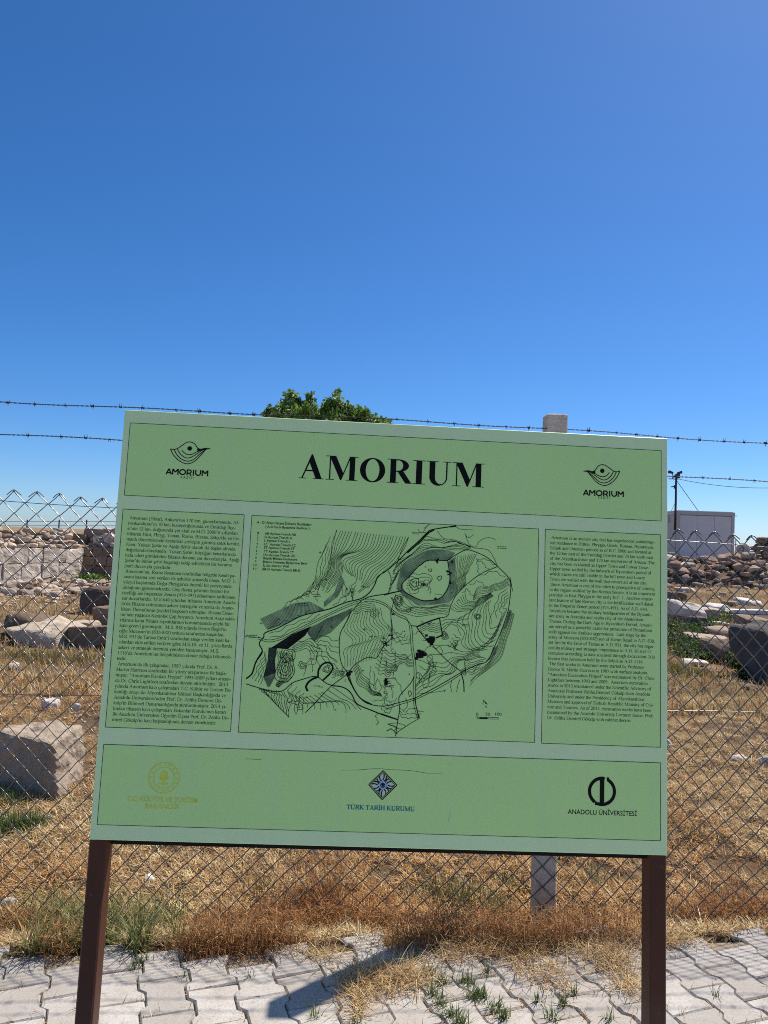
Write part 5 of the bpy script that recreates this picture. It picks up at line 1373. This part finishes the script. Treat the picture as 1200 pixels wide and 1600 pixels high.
dry = empty('drystone_wall', tuple(dw0), 'dark drystone wall of thin brown stones at right edge behind the rubble', 'wall')
bpy.context.view_layer.update(); DI = dry.matrix_world.inverted()
thin_lib = [rock_mesh('wall_stone', (1, .7, .38 + .15 * k / 5), 160 + k, redrub_m if k % 2 else brown_m, 2, 6, .85, .04) for k in range(6)]
base_z = float(H(dw0[0], 27.5)) + 0.0
top_z = W(1185, 842, 27.5)[2]
z = base_z - .1; row = 0
while z < top_z:
    hh = wr.uniform(.10, .15); frac = (z - base_z) / (top_z - base_z)
    t = -0.15 + 0.55 * max(0, frac) ** 1.6 + wr.uniform(-.05, .05)
    while t < 3.4:
        w = wr.uniform(.2, .42)
        o = bpy.data.objects.new('wall_stone', wr.choice(thin_lib)); link(o, dry); o.matrix_parent_inverse = DI
        o.matrix_basis = Matrix.Translation((dw0[0] + t + w / 2, 27.5 + wr.uniform(-.04, .04), z)) @ Matrix.Rotation(wr.gauss(0, .06) + (math.pi if wr.random() < .5 else 0), 4, 'Z') @ Matrix.Rotation(wr.gauss(0, .05), 4, 'Y') @ Matrix.Diagonal((w * 1.05, .45, hh / .42, 1))
        t += w
    z += hh * .96; row += 1
mb = MB(); mb.box((dw0[0] + 2.0, 27.62, (base_z + top_z) / 2 - .12), (2.7, .25, top_z - base_z - .25)); o = mb.build('wall_core', core_m, dry); o.matrix_parent_inverse = DI

# ------------------------------------------------------------------ white cabin with mast
CY = 35.0
c0 = W(1057, 886, CY); c1 = W(1146.5, 889, CY)
ct = W(1057, 799, CY)[2]
cb = min(c0[2], float(H(c0[0], CY))) - 0.02
cwid, chgt, clen = c1[0] - c0[0], ct - cb, 6.0
cab = empty('site_cabin', (c0[0] + cwid / 2, CY + clen / 2, cb), 'white prefabricated site cabin with panelled end wall behind the rubble heap', 'cabin')
bpy.context.view_layer.update(); CI = cab.matrix_world.inverted()
def cput(o): o.matrix_parent_inverse = CI; return o
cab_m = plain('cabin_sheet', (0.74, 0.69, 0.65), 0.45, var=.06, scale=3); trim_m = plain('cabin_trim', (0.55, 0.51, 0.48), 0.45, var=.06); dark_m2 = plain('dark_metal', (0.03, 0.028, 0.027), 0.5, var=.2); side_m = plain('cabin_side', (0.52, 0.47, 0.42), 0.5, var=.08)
X0 = c0[0]
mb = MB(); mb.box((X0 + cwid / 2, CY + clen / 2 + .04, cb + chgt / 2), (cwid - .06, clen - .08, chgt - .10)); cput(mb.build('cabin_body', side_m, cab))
pw = (cwid - .24) / 3
for i in range(3):
    mb = MB(); mb.box((X0 + .12 + pw * (i + .5), CY + .045, cb + chgt / 2 - .02), (pw - .014, .05, chgt - .30)); cput(mb.build('wall_panel', cab_m, cab))
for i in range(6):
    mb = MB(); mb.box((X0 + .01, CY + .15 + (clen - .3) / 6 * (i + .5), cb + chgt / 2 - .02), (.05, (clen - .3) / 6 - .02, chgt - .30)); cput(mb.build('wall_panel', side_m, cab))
for x in (X0 + .06, X0 + cwid - .06):
    mb = MB(); mb.box((x, CY + .04, cb + chgt / 2), (.12, .10, chgt)); cput(mb.build('corner_post', trim_m, cab))
mb = MB(); mb.box((X0 + cwid / 2, CY + clen / 2, cb + chgt - .05), (cwid + .03, clen + .03, .16)); cput(mb.build('roof_frame', trim_m, cab))
mb = MB(); mb.box((X0 + cwid / 2, CY + clen / 2, cb + chgt + .045), (cwid - .1, clen - .1, .03)); cput(mb.build('roof', cab_m, cab))
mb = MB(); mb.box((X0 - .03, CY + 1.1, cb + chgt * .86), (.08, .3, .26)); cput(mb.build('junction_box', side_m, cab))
mb = MB(); mb.tube([(X0 + cwid, CY + .05, cb + chgt - .12), (X0 + cwid + .14, CY + .05, cb + chgt - .12)], .02, 6); cput(mb.build('roof_spout', trim_m, cab))
# mast
mt = W(1056.5, 741, CY - .12); mbz = W(1054.5, 828, CY - .12)
mast = empty('lamp_mast', (mbz[0], mbz[1], mbz[2]), 'thin dark mast with small floodlights and guy wire fixed to the cabin corner', 'mast')
bpy.context.view_layer.update(); MI = mast.matrix_world.inverted()
def mput(o): o.matrix_parent_inverse = MI; return o
mb = MB(); mb.tube([mbz, (mbz + mt) / 2 + np.array([.01, 0, 0]), mt], [.055, .05, .042], 8); mput(mb.build('pole', dark_m2, mast, True))
mb = MB(); mb.tube([mt + np.array([-.34, 0, -.22]), mt + np.array([.10, 0, -.22])], .022, 6); mb.tube([mt + np.array([-.16, 0, -.22]), mt + np.array([-.16, 0, .05])], .016, 6); mb.tube([mt + np.array([.0, 0, -.05]), mt + np.array([.12, 0, .02])], .02, 6); mput(mb.build('cross_arm', dark_m2, mast))
def lamp(c, dx):
    mb = MB(); c = np.asarray(c)
    mb.add([c + v for v in (np.array([-.05*dx,-.06,-.05]), np.array([-.05*dx,.06,-.05]), np.array([-.05*dx,.06,.03]), np.array([-.05*dx,-.06,.03]), np.array([.15*dx,-.10,-.02]), np.array([.15*dx,.10,-.02]), np.array([.13*dx,.10,.10]), np.array([.13*dx,-.10,.10]))],
           [(0,3,2,1),(4,5,6,7),(0,1,5,4),(1,2,6,5),(2,3,7,6),(3,0,4,7)])
    mput(mb.build('floodlight', dark_m2, mast))
lamp(mt + np.array([-.20, 0, .06]), -1); lamp(mt + np.array([.10, 0, .06]), 1)
mb = MB(); mb.box(mt + np.array([.07, 0, -.08]), (.16, .14, .2)); mput(mb.build('junction_box', dark_m2, mast))
mb = MB(); mb.tube([mt + np.array([-.22, 0, -.58]), mt + np.array([-.02, 0, -.55])], .025, 6); mb.box(mt + np.array([-.03, 0, -.58]), (.1, .1, .16)); mput(mb.build('bracket', dark_m2, mast))
gw = W(1091.5, 799, CY + .3)
mb = MB(); mb.tube([mt + np.array([.03, 0, -.30]), gw, gw + np.array([0, 0, -.14])], .014, 5); mput(mb.build('guy_wire', dark_m2, mast))
mb = MB(); mb.tube([mt + np.array([-.02, 0, -1.3]), W(1048, 800, CY + 1.5)], .010, 5); mput(mb.build('guy_wire', dark_m2, mast))
# overhead cable
ca, cbp = mt + np.array([.03, 0, -.2]), W(1330, 748, 34.0)
mb = MB(); mb.tube([ca + (cbp - ca) * t + np.array([0, 0, -.42 * 4 * t * (1 - t)]) for t in np.linspace(0, 1, 30)], .012, 5)
tag(mb.build('overhead_cable', dark_m2), 'thin grey cable sagging from the mast to the right across the sky', 'cable')
# satellite dish and thin pole beside the cabin
ds = W(1161, 858, 37.0); dg_ = float(H(ds[0], 37.0))
dish = empty('satellite_dish', (ds[0], 37.0, dg_), 'beige satellite dish standing between the cabin and the drystone wall', 'dish')
bpy.context.view_layer.update(); SI = dish.matrix_world.inverted()
dish_m = plain('dish_paint', (0.44, 0.42, 0.36), 0.55, var=.1)
mb = MB(); R0 = .31; nr_, na = 6, 24
ax = np.array([-.35, -.85, .4]); ax /= np.linalg.norm(ax); ux = np.cross(ax, [0, 0, 1]); ux /= np.linalg.norm(ux); uy = np.cross(ux, ax)
pts = [ds - ax * .10]
for i in range(1, nr_ + 1):
    for k in range(na):
        a = 2 * math.pi * k / na; r0 = R0 * i / nr_; pts.append(ds + (ux * math.cos(a) + uy * math.sin(a)) * r0 + ax * (.10 * (i / nr_) ** 2 - .10))
fs = [(0, 1 + k, 1 + (k + 1) % na) for k in range(na)] + [(1 + (i - 1) * na + k, 1 + i * na + k, 1 + i * na + (k + 1) % na, 1 + (i - 1) * na + (k + 1) % na) for i in range(1, nr_) for k in range(na)]
mb.add(pts, fs); o = mb.build('reflector', dish_m, dish, True); o.matrix_parent_inverse = SI
md = o.modifiers.new('thick', 'SOLIDIFY'); md.thickness = .012
mb = MB(); mb.tube([(ds[0], 37.08, dg_ - .1), (ds[0], 37.08, ds[2] - .05)], .03, 8); mb.tube([ds - uy * .3, ds + ax * .35 - uy * .12], .012, 6); mb.box(ds + ax * .37 - uy * .11, (.07, .08, .07)); o = mb.build('mount', dark_m2, dish); o.matrix_parent_inverse = SI
tp, bp = W(1149.5, 844, 36.5), W(1149.5, 884, 36.5)
mb = MB(); mb.tube([bp - np.array([0, 0, .3]), tp], .022, 6); mb.tube([tp, tp + np.array([.02, 0, .0])], .03, 6)
tag(mb.build('thin_pole', plain('grey_pole', (0.35, 0.35, 0.34), .5)), 'thin grey metal pole standing right beside the white cabin', 'pole')

# ------------------------------------------------------------------ far wire fence behind the ruined wall
ff = empty('far_wire_fence', tuple(W(92, 850, 34.0)), 'faint far wire fence on thin posts above the ruined wall', 'fence')
bpy.context.view_layer.update(); FI = ff.matrix_world.inverted()
def fput(o): o.matrix_parent_inverse = FI; return o
fxs = [W(x, 812, 34.0) for x in (-60, -8, 42, 92, 135, 185, 235, 285, 335)]
for p in fxs:
    g0 = float(H(p[0], 34.0)); mb = MB(); mb.tube([(p[0], 34.0, g0 - .2), (p[0] + .02, 34.0, p[2])], .028, 6); fput(mb.build('post', dark_m2, ff))
for dz in (-.10, -.28):
    mb = MB(); mb.tube([(p[0] - .01, 33.97, p[2] + dz + .01) for p in fxs], .010, 4); fput(mb.build('wire', dark_m2, ff))

# ------------------------------------------------------------------ scrap of white litter
lp = G(234, 1376)
me = rock_mesh('paper_scrap', (.06, .05, .035), 71, plain('white_paper', (.75, .75, .73), .7, var=.08), 3, 14, .5, .35)
o = bpy.data.objects.new('paper_scrap', me); link(o); o.location = (lp[0], lp[1], lp[2] - .002)
tag(o, 'crumpled scrap of white paper in the grass right of the left leg', 'litter')
# ------------------------------------------------------------------ tree behind the board
def tree(base, height, clumps, trunk_r, seed, label):
    r_ = np.random.default_rng(seed)
    t = empty('broadleaf_tree', tuple(base), label, 'tree')
    bpy.context.view_layer.update(); inv = t.matrix_world.inverted()
    bark = plain('bark', (.10, .075, .055), .9, var=.4, scale=12, spec=.1, bmp=.8)
    mb = MB(); top = base + np.array([.1, 0, height * .55])
    mb.tube([base - np.array([0, 0, .3]), base + np.array([.05, .03, height * .18]), base + np.array([-.04, .05, height * .38]), top], [trunk_r * 1.3, trunk_r, trunk_r * .8, trunk_r * .45], 9)
    o = mb.build('trunk', bark, t, True); o.matrix_parent_inverse = inv
    mb = MB()
    for c, rad in clumps:
        s = base + np.array([0, 0, height * r_.uniform(.28, .5)]); m = (s + c) / 2 + r_.normal(0, .15, 3) + np.array([0, 0, .15])
        mb.tube([s, m, c], [trunk_r * .42, trunk_r * .28, .012] if rad > .25 else [trunk_r * .2, .016, .005], 6)
        for _ in range(4):
            e = c + r_.normal(0, rad * .3, 3); mb.tube([c + (m - c) * .3, (c + e) / 2 + r_.normal(0, .05, 3), e], [.009, .007, .004], 4)
    o = mb.build('limb', bark, t, True); o.matrix_parent_inverse = inv
    Ps, Cs = [], []
    for c, rad in clumps:
        n = int(640 * (rad / .5) ** 1.55)
        d = r_.normal(0, 1, (n, 3)); d /= np.linalg.norm(d, axis=1)[:, None]
        R_ = rad * (0.35 + .65 * r_.random(n) ** .45)
        # sub-clusters make tufts and gaps
        hubs = r_.normal(0, 1, (10, 3)); hubs /= np.linalg.norm(hubs, axis=1)[:, None]; hubs *= rad * .8
        pick = hubs[r_.integers(0, 10, n)]
        p = np.where(r_.random((n, 1)) < .72, pick + d * (R_ * .36)[:, None], d * R_[:, None])
        p[:, 2] *= .85
        Ps.append(c + p); g = r_.random((n, 1))
        Cs.append(np.array([[.10, .185, .035]]) * (1 - g) + np.array([[.30, .42, .085]]) * g)
    P = np.concatenate(Ps); Cc = np.concatenate(Cs); n = len(P)
    a = r_.normal(0, 1, (n, 3)); a[:, 2] -= .4; a /= np.linalg.norm(a, axis=1)[:, None]; b = np.cross(a, r_.normal(0, 1, (n, 3))); b /= np.linalg.norm(b, axis=1)[:, None]
    L_, Wd = r_.uniform(.07, .13, (n, 1)), r_.uniform(.026, .046, (n, 1)); up = np.cross(a, b)
    V = np.stack([P, P + a * L_ * .5 + b * Wd + up * .008, P + a * L_, P + a * L_ * .5 - b * Wd + up * .008], 1).reshape(-1, 3)
    f = np.arange(4 * n)
    me = mesh_np('crown', V, f, np.full(n, 4), attr_mat('tree_leaves', .5, .3, .3), False, np.repeat(Cc, 4, 0))
    o = bpy.data.objects.new('crown', me); link(o, t); o.matrix_parent_inverse = inv
TY = 17.0
tb = W(505, 900, TY); tb[2] = float(H(tb[0], TY))
cl = []
for (px, py, rad) in ((421, 650, .16), (432, 655, .22), (437, 641, .12), (452, 648, .28), (455, 632, .20), (463, 640, .24), (470, 652, .26), (472, 636, .15), (485, 640, .17), (484, 628, .12), (490, 655, .24), (504, 652, .24), (515, 645, .24), (522, 652, .26), (513, 634, .14), (526, 634, .16),
                      (537, 652, .22), (544, 644, .17), (556, 655, .2), (566, 650, .17), (585, 659, .17), (598, 663, .16), (606, 668, .14), (575, 658, .24), (560, 646, .2),
                      (425, 690, .6), (470, 685, .62), (520, 690, .62), (570, 702, .6), (610, 715, .5), (400, 720, .55), (450, 735, .8), (510, 745, .85), (570, 750, .75), (620, 765, .5)):
    cl.append((W(px, py, TY + random.uniform(-.5, .5)), rad))
for (px, py) in ((452, 618), (458, 614), (466, 624), (484, 619), (526, 616), (528, 622), (515, 626), (540, 634), (568, 641), (420, 640), (440, 632)):
    cl.append((W(px, py, TY + random.uniform(-.2, .2)), .09))
tree(tb, 4.6, cl, .14, 5, 'green leafy tree whose crown rises just above the board')

# ------------------------------------------------------------------ blades, stalks and weeds
def blades(name, label, P, heading, length, wid, lean, curve, cols, nseg=3, mat=None, parent=None, cat=None):
    n = len(P); P = np.asarray(P, float)
    hx, hy = np.cos(heading), np.sin(heading)
    pos = P.copy(); sx, sy = -hy, hx
    rows = []
    for k in range(nseg + 1):
        t = k / nseg; w = wid * (1 - t ** 1.5) * .5 + wid * .06
        off = np.stack([sx * w, sy * w, np.zeros(n)], 1)
        rows.append(np.stack([pos + off, pos - off], 1))
        an = lean + curve * t; st = (length / nseg)
        pos = pos + np.stack([hx * np.sin(an) * st, hy * np.sin(an) * st, np.cos(an) * st], 1)
    V = np.stack(rows, 1).reshape(n, -1, 3); m = V.shape[1]
    base = (np.arange(n) * m)[:, None, None]
    q = np.array([[2 * k, 2 * k + 1, 2 * k + 3, 2 * k + 2] for k in range(nseg)])[None]
    F4 = (base + q).reshape(-1, 4)
    me = mesh_np(name, V.reshape(-1, 3), F4, np.full(len(F4), 4), mat, False, np.repeat(cols, m, 0))
    o = bpy.data.objects.new(name, me); link(o, parent)
    return tag(o, label, cat, kind='stuff')
grass_m = attr_mat('dry_grass', .75, .25, .2)
green_m = attr_mat('green_grass', .6, .3, .25)
def pal(n, cs, ws, jit=.18):
    c = np.array(cs)[rng.choice(len(cs), n, p=np.array(ws) / sum(ws))]; return np.clip(c * rng.normal(1, jit, (n, 1)), .01, .95)
STRAW = [(.62, .43, .20), (.78, .61, .36), (.48, .28, .11), (.32, .18, .08), (.25, .20, .15)]
gz = lambda x, y: H(x, y) + .012 * smooth(0, .4, y - pave_y(x)) + np.where((y < 9) & (np.abs(x) < 8), (.03 * (vnoise(x, y, 3.1, 1) - .5) + .03 * (vnoise(x, y, 8., 2) - .5)) * smooth(0, .3, y - pave_y(x)), 0)
def field(n, y0, y1, pw=1.0, spread=.62, extra=.6):
    y = y0 + (y1 - y0) * rng.random(n) ** pw; x = (rng.random(n) * 2 - 1) * (spread * y + extra)
    return x, y
# lying straw, near
x, y = field(330000, 3.0, 9.0, 1.2, .56, .45)
cl_ = vnoise(x, y, 11.0, 10) * .5 + vnoise(x + .3 * y, y, 26.0, 31) * .5; big_ = vnoise(x, y, 1.3, 9) * .6 + vnoise(x, y, 3.3, 33) * .4
k = (y > pave_y(x) + .03 + .10 * vnoise(x, y, 6., 34)) & (cl_ + .5 * (big_ - .5) + .10 * rng.random(len(x)) - .16 * np.exp(-((x + 2.2) ** 2 + (y - 6.2) ** 2) / 1.4) - .10 * np.exp(-((x - 2.9) ** 2 / 1.2 + (y - 7.2) ** 2 / .15)) > .50); x, y, big_, cl_ = x[k], y[k], big_[k], cl_[k]; n = len(x)
tone = pal(n, STRAW, (3.8, 3.4, 3.0, 2.0, 1.0), .26) * (.72 + .55 * cl_[:, None])
red = smooth(.48, .62, vnoise(x, y, .9, 35))[:, None]; tone = tone * (1 - red * np.array([[.10, .22, .34]]))
blades('straw_litter', 'dry straw lying matted on the soil behind the fence', np.stack([x, y, gz(x, y) + .003 + .022 * np.clip(cl_ - .45, 0, 1) * 2 + .008 * rng.random(n)], 1), rng.uniform(0, 6.28, n), rng.uniform(.02, .085, n) * (1 + .6 * (rng.random(n) < .06)), rng.uniform(.0022, .0046, n), rng.normal(1.38, .28, n), rng.normal(.2, .7, n), np.clip(tone, .01, .92), 2, grass_m)
# short standing dry tufts, near
nt_ = 2600; cx_, cy_ = field(nt_, 2.9, 8.5, 1.1); k = (cy_ > pave_y(cx_) + .05) & (vnoise(cx_, cy_, .9, 12) > .35); cx_, cy_ = cx_[k], cy_[k]
rep = 20; x = np.repeat(cx_, rep) + rng.normal(0, .022, len(cx_) * rep); y = np.repeat(cy_, rep) + rng.normal(0, .022, len(cx_) * rep); n = len(x)
tone = np.repeat(pal(len(cx_), STRAW, (4, 2.5, 3, 1.5, .5), .1), rep, 0) * rng.normal(1, .15, (n, 1))
blades('dry_grass', 'short standing tufts of yellow dry grass behind the fence', np.stack([x, y, gz(x, y) - .005], 1), rng.uniform(0, 6.28, n), rng.uniform(.02, .085, n), rng.uniform(.002, .004, n), np.abs(rng.normal(.8, .4, n)), rng.normal(.7, .8, n), np.clip(tone, .01, .9), 3, grass_m)
# farther field, coarser
nt_ = 7000; cx_, cy_ = field(nt_, 8.0, 34.0, 1.5, .6, .5); k = vnoise(cx_, cy_, .5, 13) + .25 * rng.random(nt_) > .42; cx_, cy_ = cx_[k], cy_[k]
rep = 12; x = np.repeat(cx_, rep) + rng.normal(0, .07, len(cx_) * rep); y = np.repeat(cy_, rep) + rng.normal(0, .07, len(cx_) * rep); n = len(x)
tone = np.repeat(pal(len(cx_), STRAW[:4] + [(.16, .17, .06)], (4, 3, 2.5, 1, 1.2), .1), rep, 0) * rng.normal(1, .15, (n, 1))
blades('field_grass', 'sparse dry grass of the field farther back among the ruins', np.stack([x, y, H(x, y)], 1), rng.uniform(0, 6.28, n), rng.uniform(.06, .17, n), rng.uniform(.006, .012, n), np.abs(rng.normal(.45, .3, n)), rng.normal(.6, .4, n), np.clip(tone, .01, .9), 2, grass_m)
# tall pale grass in front of the cabin
cx_ = rng.uniform(mx0, mx1, 500); cy_ = YH + rng.uniform(1.6, 5, 500); rep = 8
x = np.repeat(cx_, rep) + rng.normal(0, .06, 4000); y = np.repeat(cy_, rep) + rng.normal(0, .06, 4000)
blades('tall_dry_grass', 'tall pale dry grass along the foot of the cabin', np.stack([x, y, np.maximum(H(x, y), H(x, y) + .55 * ((y < YH + 2.6)))], 1), rng.uniform(0, 6.28, 4000), rng.uniform(.15, .42, 4000), rng.uniform(.008, .014, 4000), np.abs(rng.normal(.2, .2, 4000)), rng.normal(.3, .3, 4000), pal(4000, [(.45, .38, .22), (.3, .28, .14)], (2, 1)), 2, grass_m)

def green(name, label, spots, hmin, hmax, wid, per, cols=((.06, .11, .025), (.11, .16, .04), (.17, .19, .06)), ws=(3, 3, 1.5), lean=.35, mat=green_m, on=None):
    X_, Y_, S_ = [], [], []
    for (px, py, rpx, dens) in spots:
        p = G(px, py); r0 = rpx * p[1] / FPX
        m = int(per * dens)
        X_.append(p[0] + rng.normal(0, r0 * .5, m)); Y_.append(p[1] + rng.normal(0, r0 * .42, m)); S_.append(np.full(m, 1.0))
    x, y = np.concatenate(X_), np.concatenate(Y_); n = len(x)
    z = np.where(y > pave_y(x), gz(x, y), -.008) - .004
    return blades(name, label, np.stack([x, y, z], 1), rng.uniform(0, 6.28, n), rng.uniform(hmin, hmax, n), wid * rng.uniform(.7, 1.2, n), np.abs(rng.normal(lean, .3, n)), rng.normal(.6, .4, n), pal(n, cols, ws), 3, mat)
# green and half-dry grass at the foot of the fence, left
green('green_grass', 'green and straw coloured grass around the left leg at the fence foot', [(100, 1455, 40, 1.3), (150, 1440, 40, 1), (60, 1450, 35, .8), (20, 1470, 30, .6), (195, 1445, 30, 1.0), (230, 1460, 28, 1.1), (255, 1445, 30, .8), (210, 1480, 22, .7), (120, 1478, 22, .8), (60, 1485, 25, .6), (285, 1472, 14, .5), (160, 1475, 22, .6)], .05, .22, .0042, 230, ((.08, .13, .03), (.14, .18, .045), (.36, .29, .12), (.52, .40, .19)), (2.4, 2.4, 2, 2), lean=.7)
green('green_grass', 'green grass patch at the left picture edge below the limestone block', [(5, 1300, 45, 1.5), (50, 1295, 25, .8), (15, 1260, 30, .7)], .04, .12, .005, 350)
green('green_grass', 'thin green grass growing in the dry field behind the lower board edge', [(690, 1400, 50, 1), (740, 1410, 40, .9), (410, 1400, 20, .4), (930, 1385, 25, .4), (780, 1430, 25, .5), (800, 1390, 25, .4), (520, 1390, 18, .3), (1085, 1310, 20, .25)], .04, .12, .0042, 260, ((.08, .11, .03), (.16, .17, .05), (.4, .3, .14)), (3, 2, 2))
# grass in the joints of the pavement
green('joint_grass', 'green grass tufts growing in the pavement joints', [(672, 1520, 9, .6), (690, 1535, 10, .7), (680, 1555, 10, .8), (730, 1535, 11, 1), (750, 1555, 12, 1), (772, 1575, 12, 1), (742, 1560, 10, .8), (705, 1585, 12, .9), (720, 1598, 12, .9), (690, 1570, 8, .6), (650, 1500, 8, .5), (785, 1590, 10, .6), (493, 1592, 7, .35), (560, 1598, 8, .35), (860, 1590, 9, .5), (950, 1592, 8, .4), (1118, 1560, 6, .3), (225, 1502, 9, .45), (210, 1512, 8, .4), (290, 1528, 5, .2), (390, 1530, 6, .3), (880, 1570, 7, .4), (895, 1555, 7, .3), (130, 1570, 5, .2), (840, 1565, 6, .4), (760, 1520, 7, .4)], .02, .07, .0036, 75, ((.08, .13, .03), (.13, .18, .05), (.2, .22, .08)))
# dry debris in the joints
xs_, ys_ = [], []
for p in spots:
    if p[1] > 2.2 and abs(p[0]) < .65 * p[1] + .2:
        dens = .6 + 1.6 * float(vnoise(p[0], p[1], 1.7, 22)) * (1.6 if .0 < p[0] < .75 else .8)
        m = int(26 * dens); s_ = rng.uniform(-.5, .5, m); side = rng.choice([-1, 1], m); en = rng.random(m) < .45
        lx = np.where(en, s_ * PW, side * PW / 2 + rng.normal(0, .004, m)); ly = np.where(en, side * PL / 2 + rng.normal(0, .003, m), s_ * PL)
        xs_.append(p[0] + pbx[0] * lx + pax[0] * ly); ys_.append(p[1] + pbx[1] * lx + pax[1] * ly)
x, y = np.concatenate(xs_), np.concatenate(ys_); n = len(x)
blades('joint_straw', 'brown dry grass bits caught in the pavement joints', np.stack([x, y, np.full(n, -.006)], 1), rng.uniform(0, 6.28, n), rng.uniform(.012, .05, n), rng.uniform(.0014, .003, n), rng.normal(1.2, .35, n), rng.normal(.3, .4, n), pal(n, STRAW, (2, 1.5, 3, 3, 1)), 2, grass_m)
# straw swept over the pavement in the middle
def mat_of_straw(name, label, spots, lmin, lmax, per, cols, ws, z0=.004, lift=.03, wid=.0028, leanm=1.25, leans=.3, curl=.6):
    X_, Y_, Zs = [], [], []
    for (px, py, rx, ry, dens) in spots:
        p = G(px, py); sc = p[1] / FPX; m = int(per * dens)
        X_.append(p[0] + rng.normal(0, rx * sc * .5, m)); yy = p[1] + rng.normal(0, ry, m); Y_.append(yy)
    x, y = np.concatenate(X_), np.concatenate(Y_); n = len(x)
    z = np.where(y > pave_y(x), gz(x, y), 0.0) + z0 + lift * rng.random(n) ** 2
    return blades(name, label, np.stack([x, y, z], 1), rng.uniform(0, 6.28, n), rng.uniform(lmin, lmax, n), wid * rng.uniform(.6, 1.2, n), rng.normal(leanm, leans, n), rng.normal(.3, curl, n), pal(n, cols, ws), 3, grass_m)
mat_of_straw('swept_straw', 'tan dry grass clump spread over the pavement behind the shadow', [(585, 1536, 55, .05, 1.0), (625, 1524, 45, .04, .7), (555, 1545, 25, .06, .5), (560, 1575, 10, .05, .25), (500, 1495, 40, .02, .25), (650, 1530, 40, .04, .3), (700, 1498, 40, .03, .2), (730, 1485, 60, .03, .35), (790, 1490, 60, .04, .6), (830, 1480, 60, .03, .8), (950, 1490, 60, .04, .7), (960, 1510, 40, .05, .5), (820, 1510, 30, .06, .35), (870, 1530, 30, .06, .3), (980, 1540, 30, .05, .4), (1000, 1470, 40, .03, .6), (1050, 1470, 40, .03, .5)], .03, .12, 520, STRAW, (4, 3, 3, 1, .5), lift=.018, wid=.0024)
# reddish brown wiry weeds along the fence
BRN = [(.36, .155, .05), (.44, .215, .08), (.22, .095, .04), (.52, .33, .15)]
mat_of_straw('dry_weeds', 'reddish brown wiry dry weeds matted along the foot of the fence', [(350, 1479, 60, .05, 1.3), (420, 1474, 60, .06, 2.0), (470, 1459, 50, .07, 2.4), (500, 1439, 50, .08, 2.4), (560, 1464, 60, .06, 1.4), (620, 1459, 60, .06, 1.2), (690, 1464, 60, .05, 1.1), (750, 1469, 60, .05, 1.1), (800, 1474, 50, .05, 1.1), (850, 1474, 50, .04, 1.0), (900, 1464, 60, .05, .9), (960, 1464, 60, .05, .9), (1070, 1444, 60, .06, 1.4), (1120, 1439, 60, .07, 1.5), (1170, 1439, 60, .07, 1.6), (1215, 1439, 60, .07, 1.4), (30, 1474, 50, .05, .9), (-20, 1474, 50, .05, .9), (310, 1484, 40, .04, .7), (640, 1479, 60, .04, .8), (90, 1489, 40, .04, .4)], .02, .08, 1050, BRN, (3.4, 3, 2, 1.6), lift=.12, wid=.0024, leanm=1.6, leans=.8, curl=2.0)
mat_of_straw('dry_weeds', 'tall thin brown weed stems standing in the middle of the fence foot', [(485, 1430, 60, .06, 1), (510, 1425, 50, .06, 1), (440, 1440, 60, .05, .8), (1150, 1420, 60, .06, .8), (380, 1450, 60, .05, .6), (560, 1440, 50, .05, .5)], .03, .11, 900, BRN, (3, 3, 2, 1.5), lift=.26, wid=.0022, leanm=1.1, leans=.8, curl=1.6)
# broad-leaved green weeds between the fallen stones on the right, and by the ruined wall
def weeds(name, label, spots, per, hgt, leaf, cols=((.045, .085, .02), (.09, .15, .035), (.15, .21, .05))):
    P = []
    for (px, py, rpx, dens) in spots:
        p = G(px, py); r0 = rpx * p[1] / FPX; m = int(per * dens)
        q = np.stack([p[0] + rng.normal(0, r0 * .5, m), p[1] + rng.normal(0, r0 * .6, m), np.zeros(m)], 1)
        q[:, 2] = H(q[:, 0], q[:, 1]) + hgt * rng.random(m) ** 1.3; P.append(q)
    P = np.concatenate(P); n = len(P)
    a = rng.normal(0, 1, (n, 3)); a[:, 2] = np.abs(a[:, 2]) * .6; a /= np.linalg.norm(a, axis=1)[:, None]; b = np.cross(a, rng.normal(0, 1, (n, 3))); b /= np.linalg.norm(b, axis=1)[:, None]
    L0 = leaf * rng.uniform(.6, 1.3, (n, 1)); W0 = L0 * .32
    V = np.stack([P, P + a * L0 * .5 + b * W0, P + a * L0, P + a * L0 * .5 - b * W0], 1).reshape(-1, 3)
    me = mesh_np(name, V, np.arange(4 * n), np.full(n, 4), green_m, False, np.repeat(pal(n, cols, (3, 3, 1.5)), 4, 0))
    return tag(link(bpy.data.objects.new(name, me)), label, kind='stuff')
weeds('green_weeds', 'leafy green weeds growing among the fallen stones right of the board', [(1062, 1005, 34, 1.5), (1080, 990, 30, 1.2), (1075, 1025, 24, 1), (1105, 985, 22, .8), (1118, 975, 20, .6), (1050, 985, 18, .6), (1100, 1022, 20, .7), (1090, 1015, 24, .8), (1150, 1040, 14, .6), (1160, 1060, 12, .5), (1095, 1035, 14, .4), (1135, 968, 16, .35), (1160, 972, 18, .4), (1190, 992, 14, .4)], 900, .16, .045)
weeds('green_weeds', 'small bright green weeds at the foot of the shaded wall', [(128, 912, 10, .7), (145, 912, 14, 1.3)], 500, .22, .07, ((.07, .15, .02), (.13, .24, .04)) + ((.18, .28, .06),))
green('yellow_grass', 'yellow green grass strip below the fallen stones', [(1062, 1050, 30, 1), (1085, 1055, 26, .8), (1045, 1045, 20, .6), (100, 1035, 40, .8), (60, 1030, 40, .8), (150, 1030, 30, .7), (30, 1025, 30, .5)], .05, .13, .007, 420, ((.17, .16, .04), (.27, .22, .07), (.12, .13, .035)), (2, 2, 1.5))
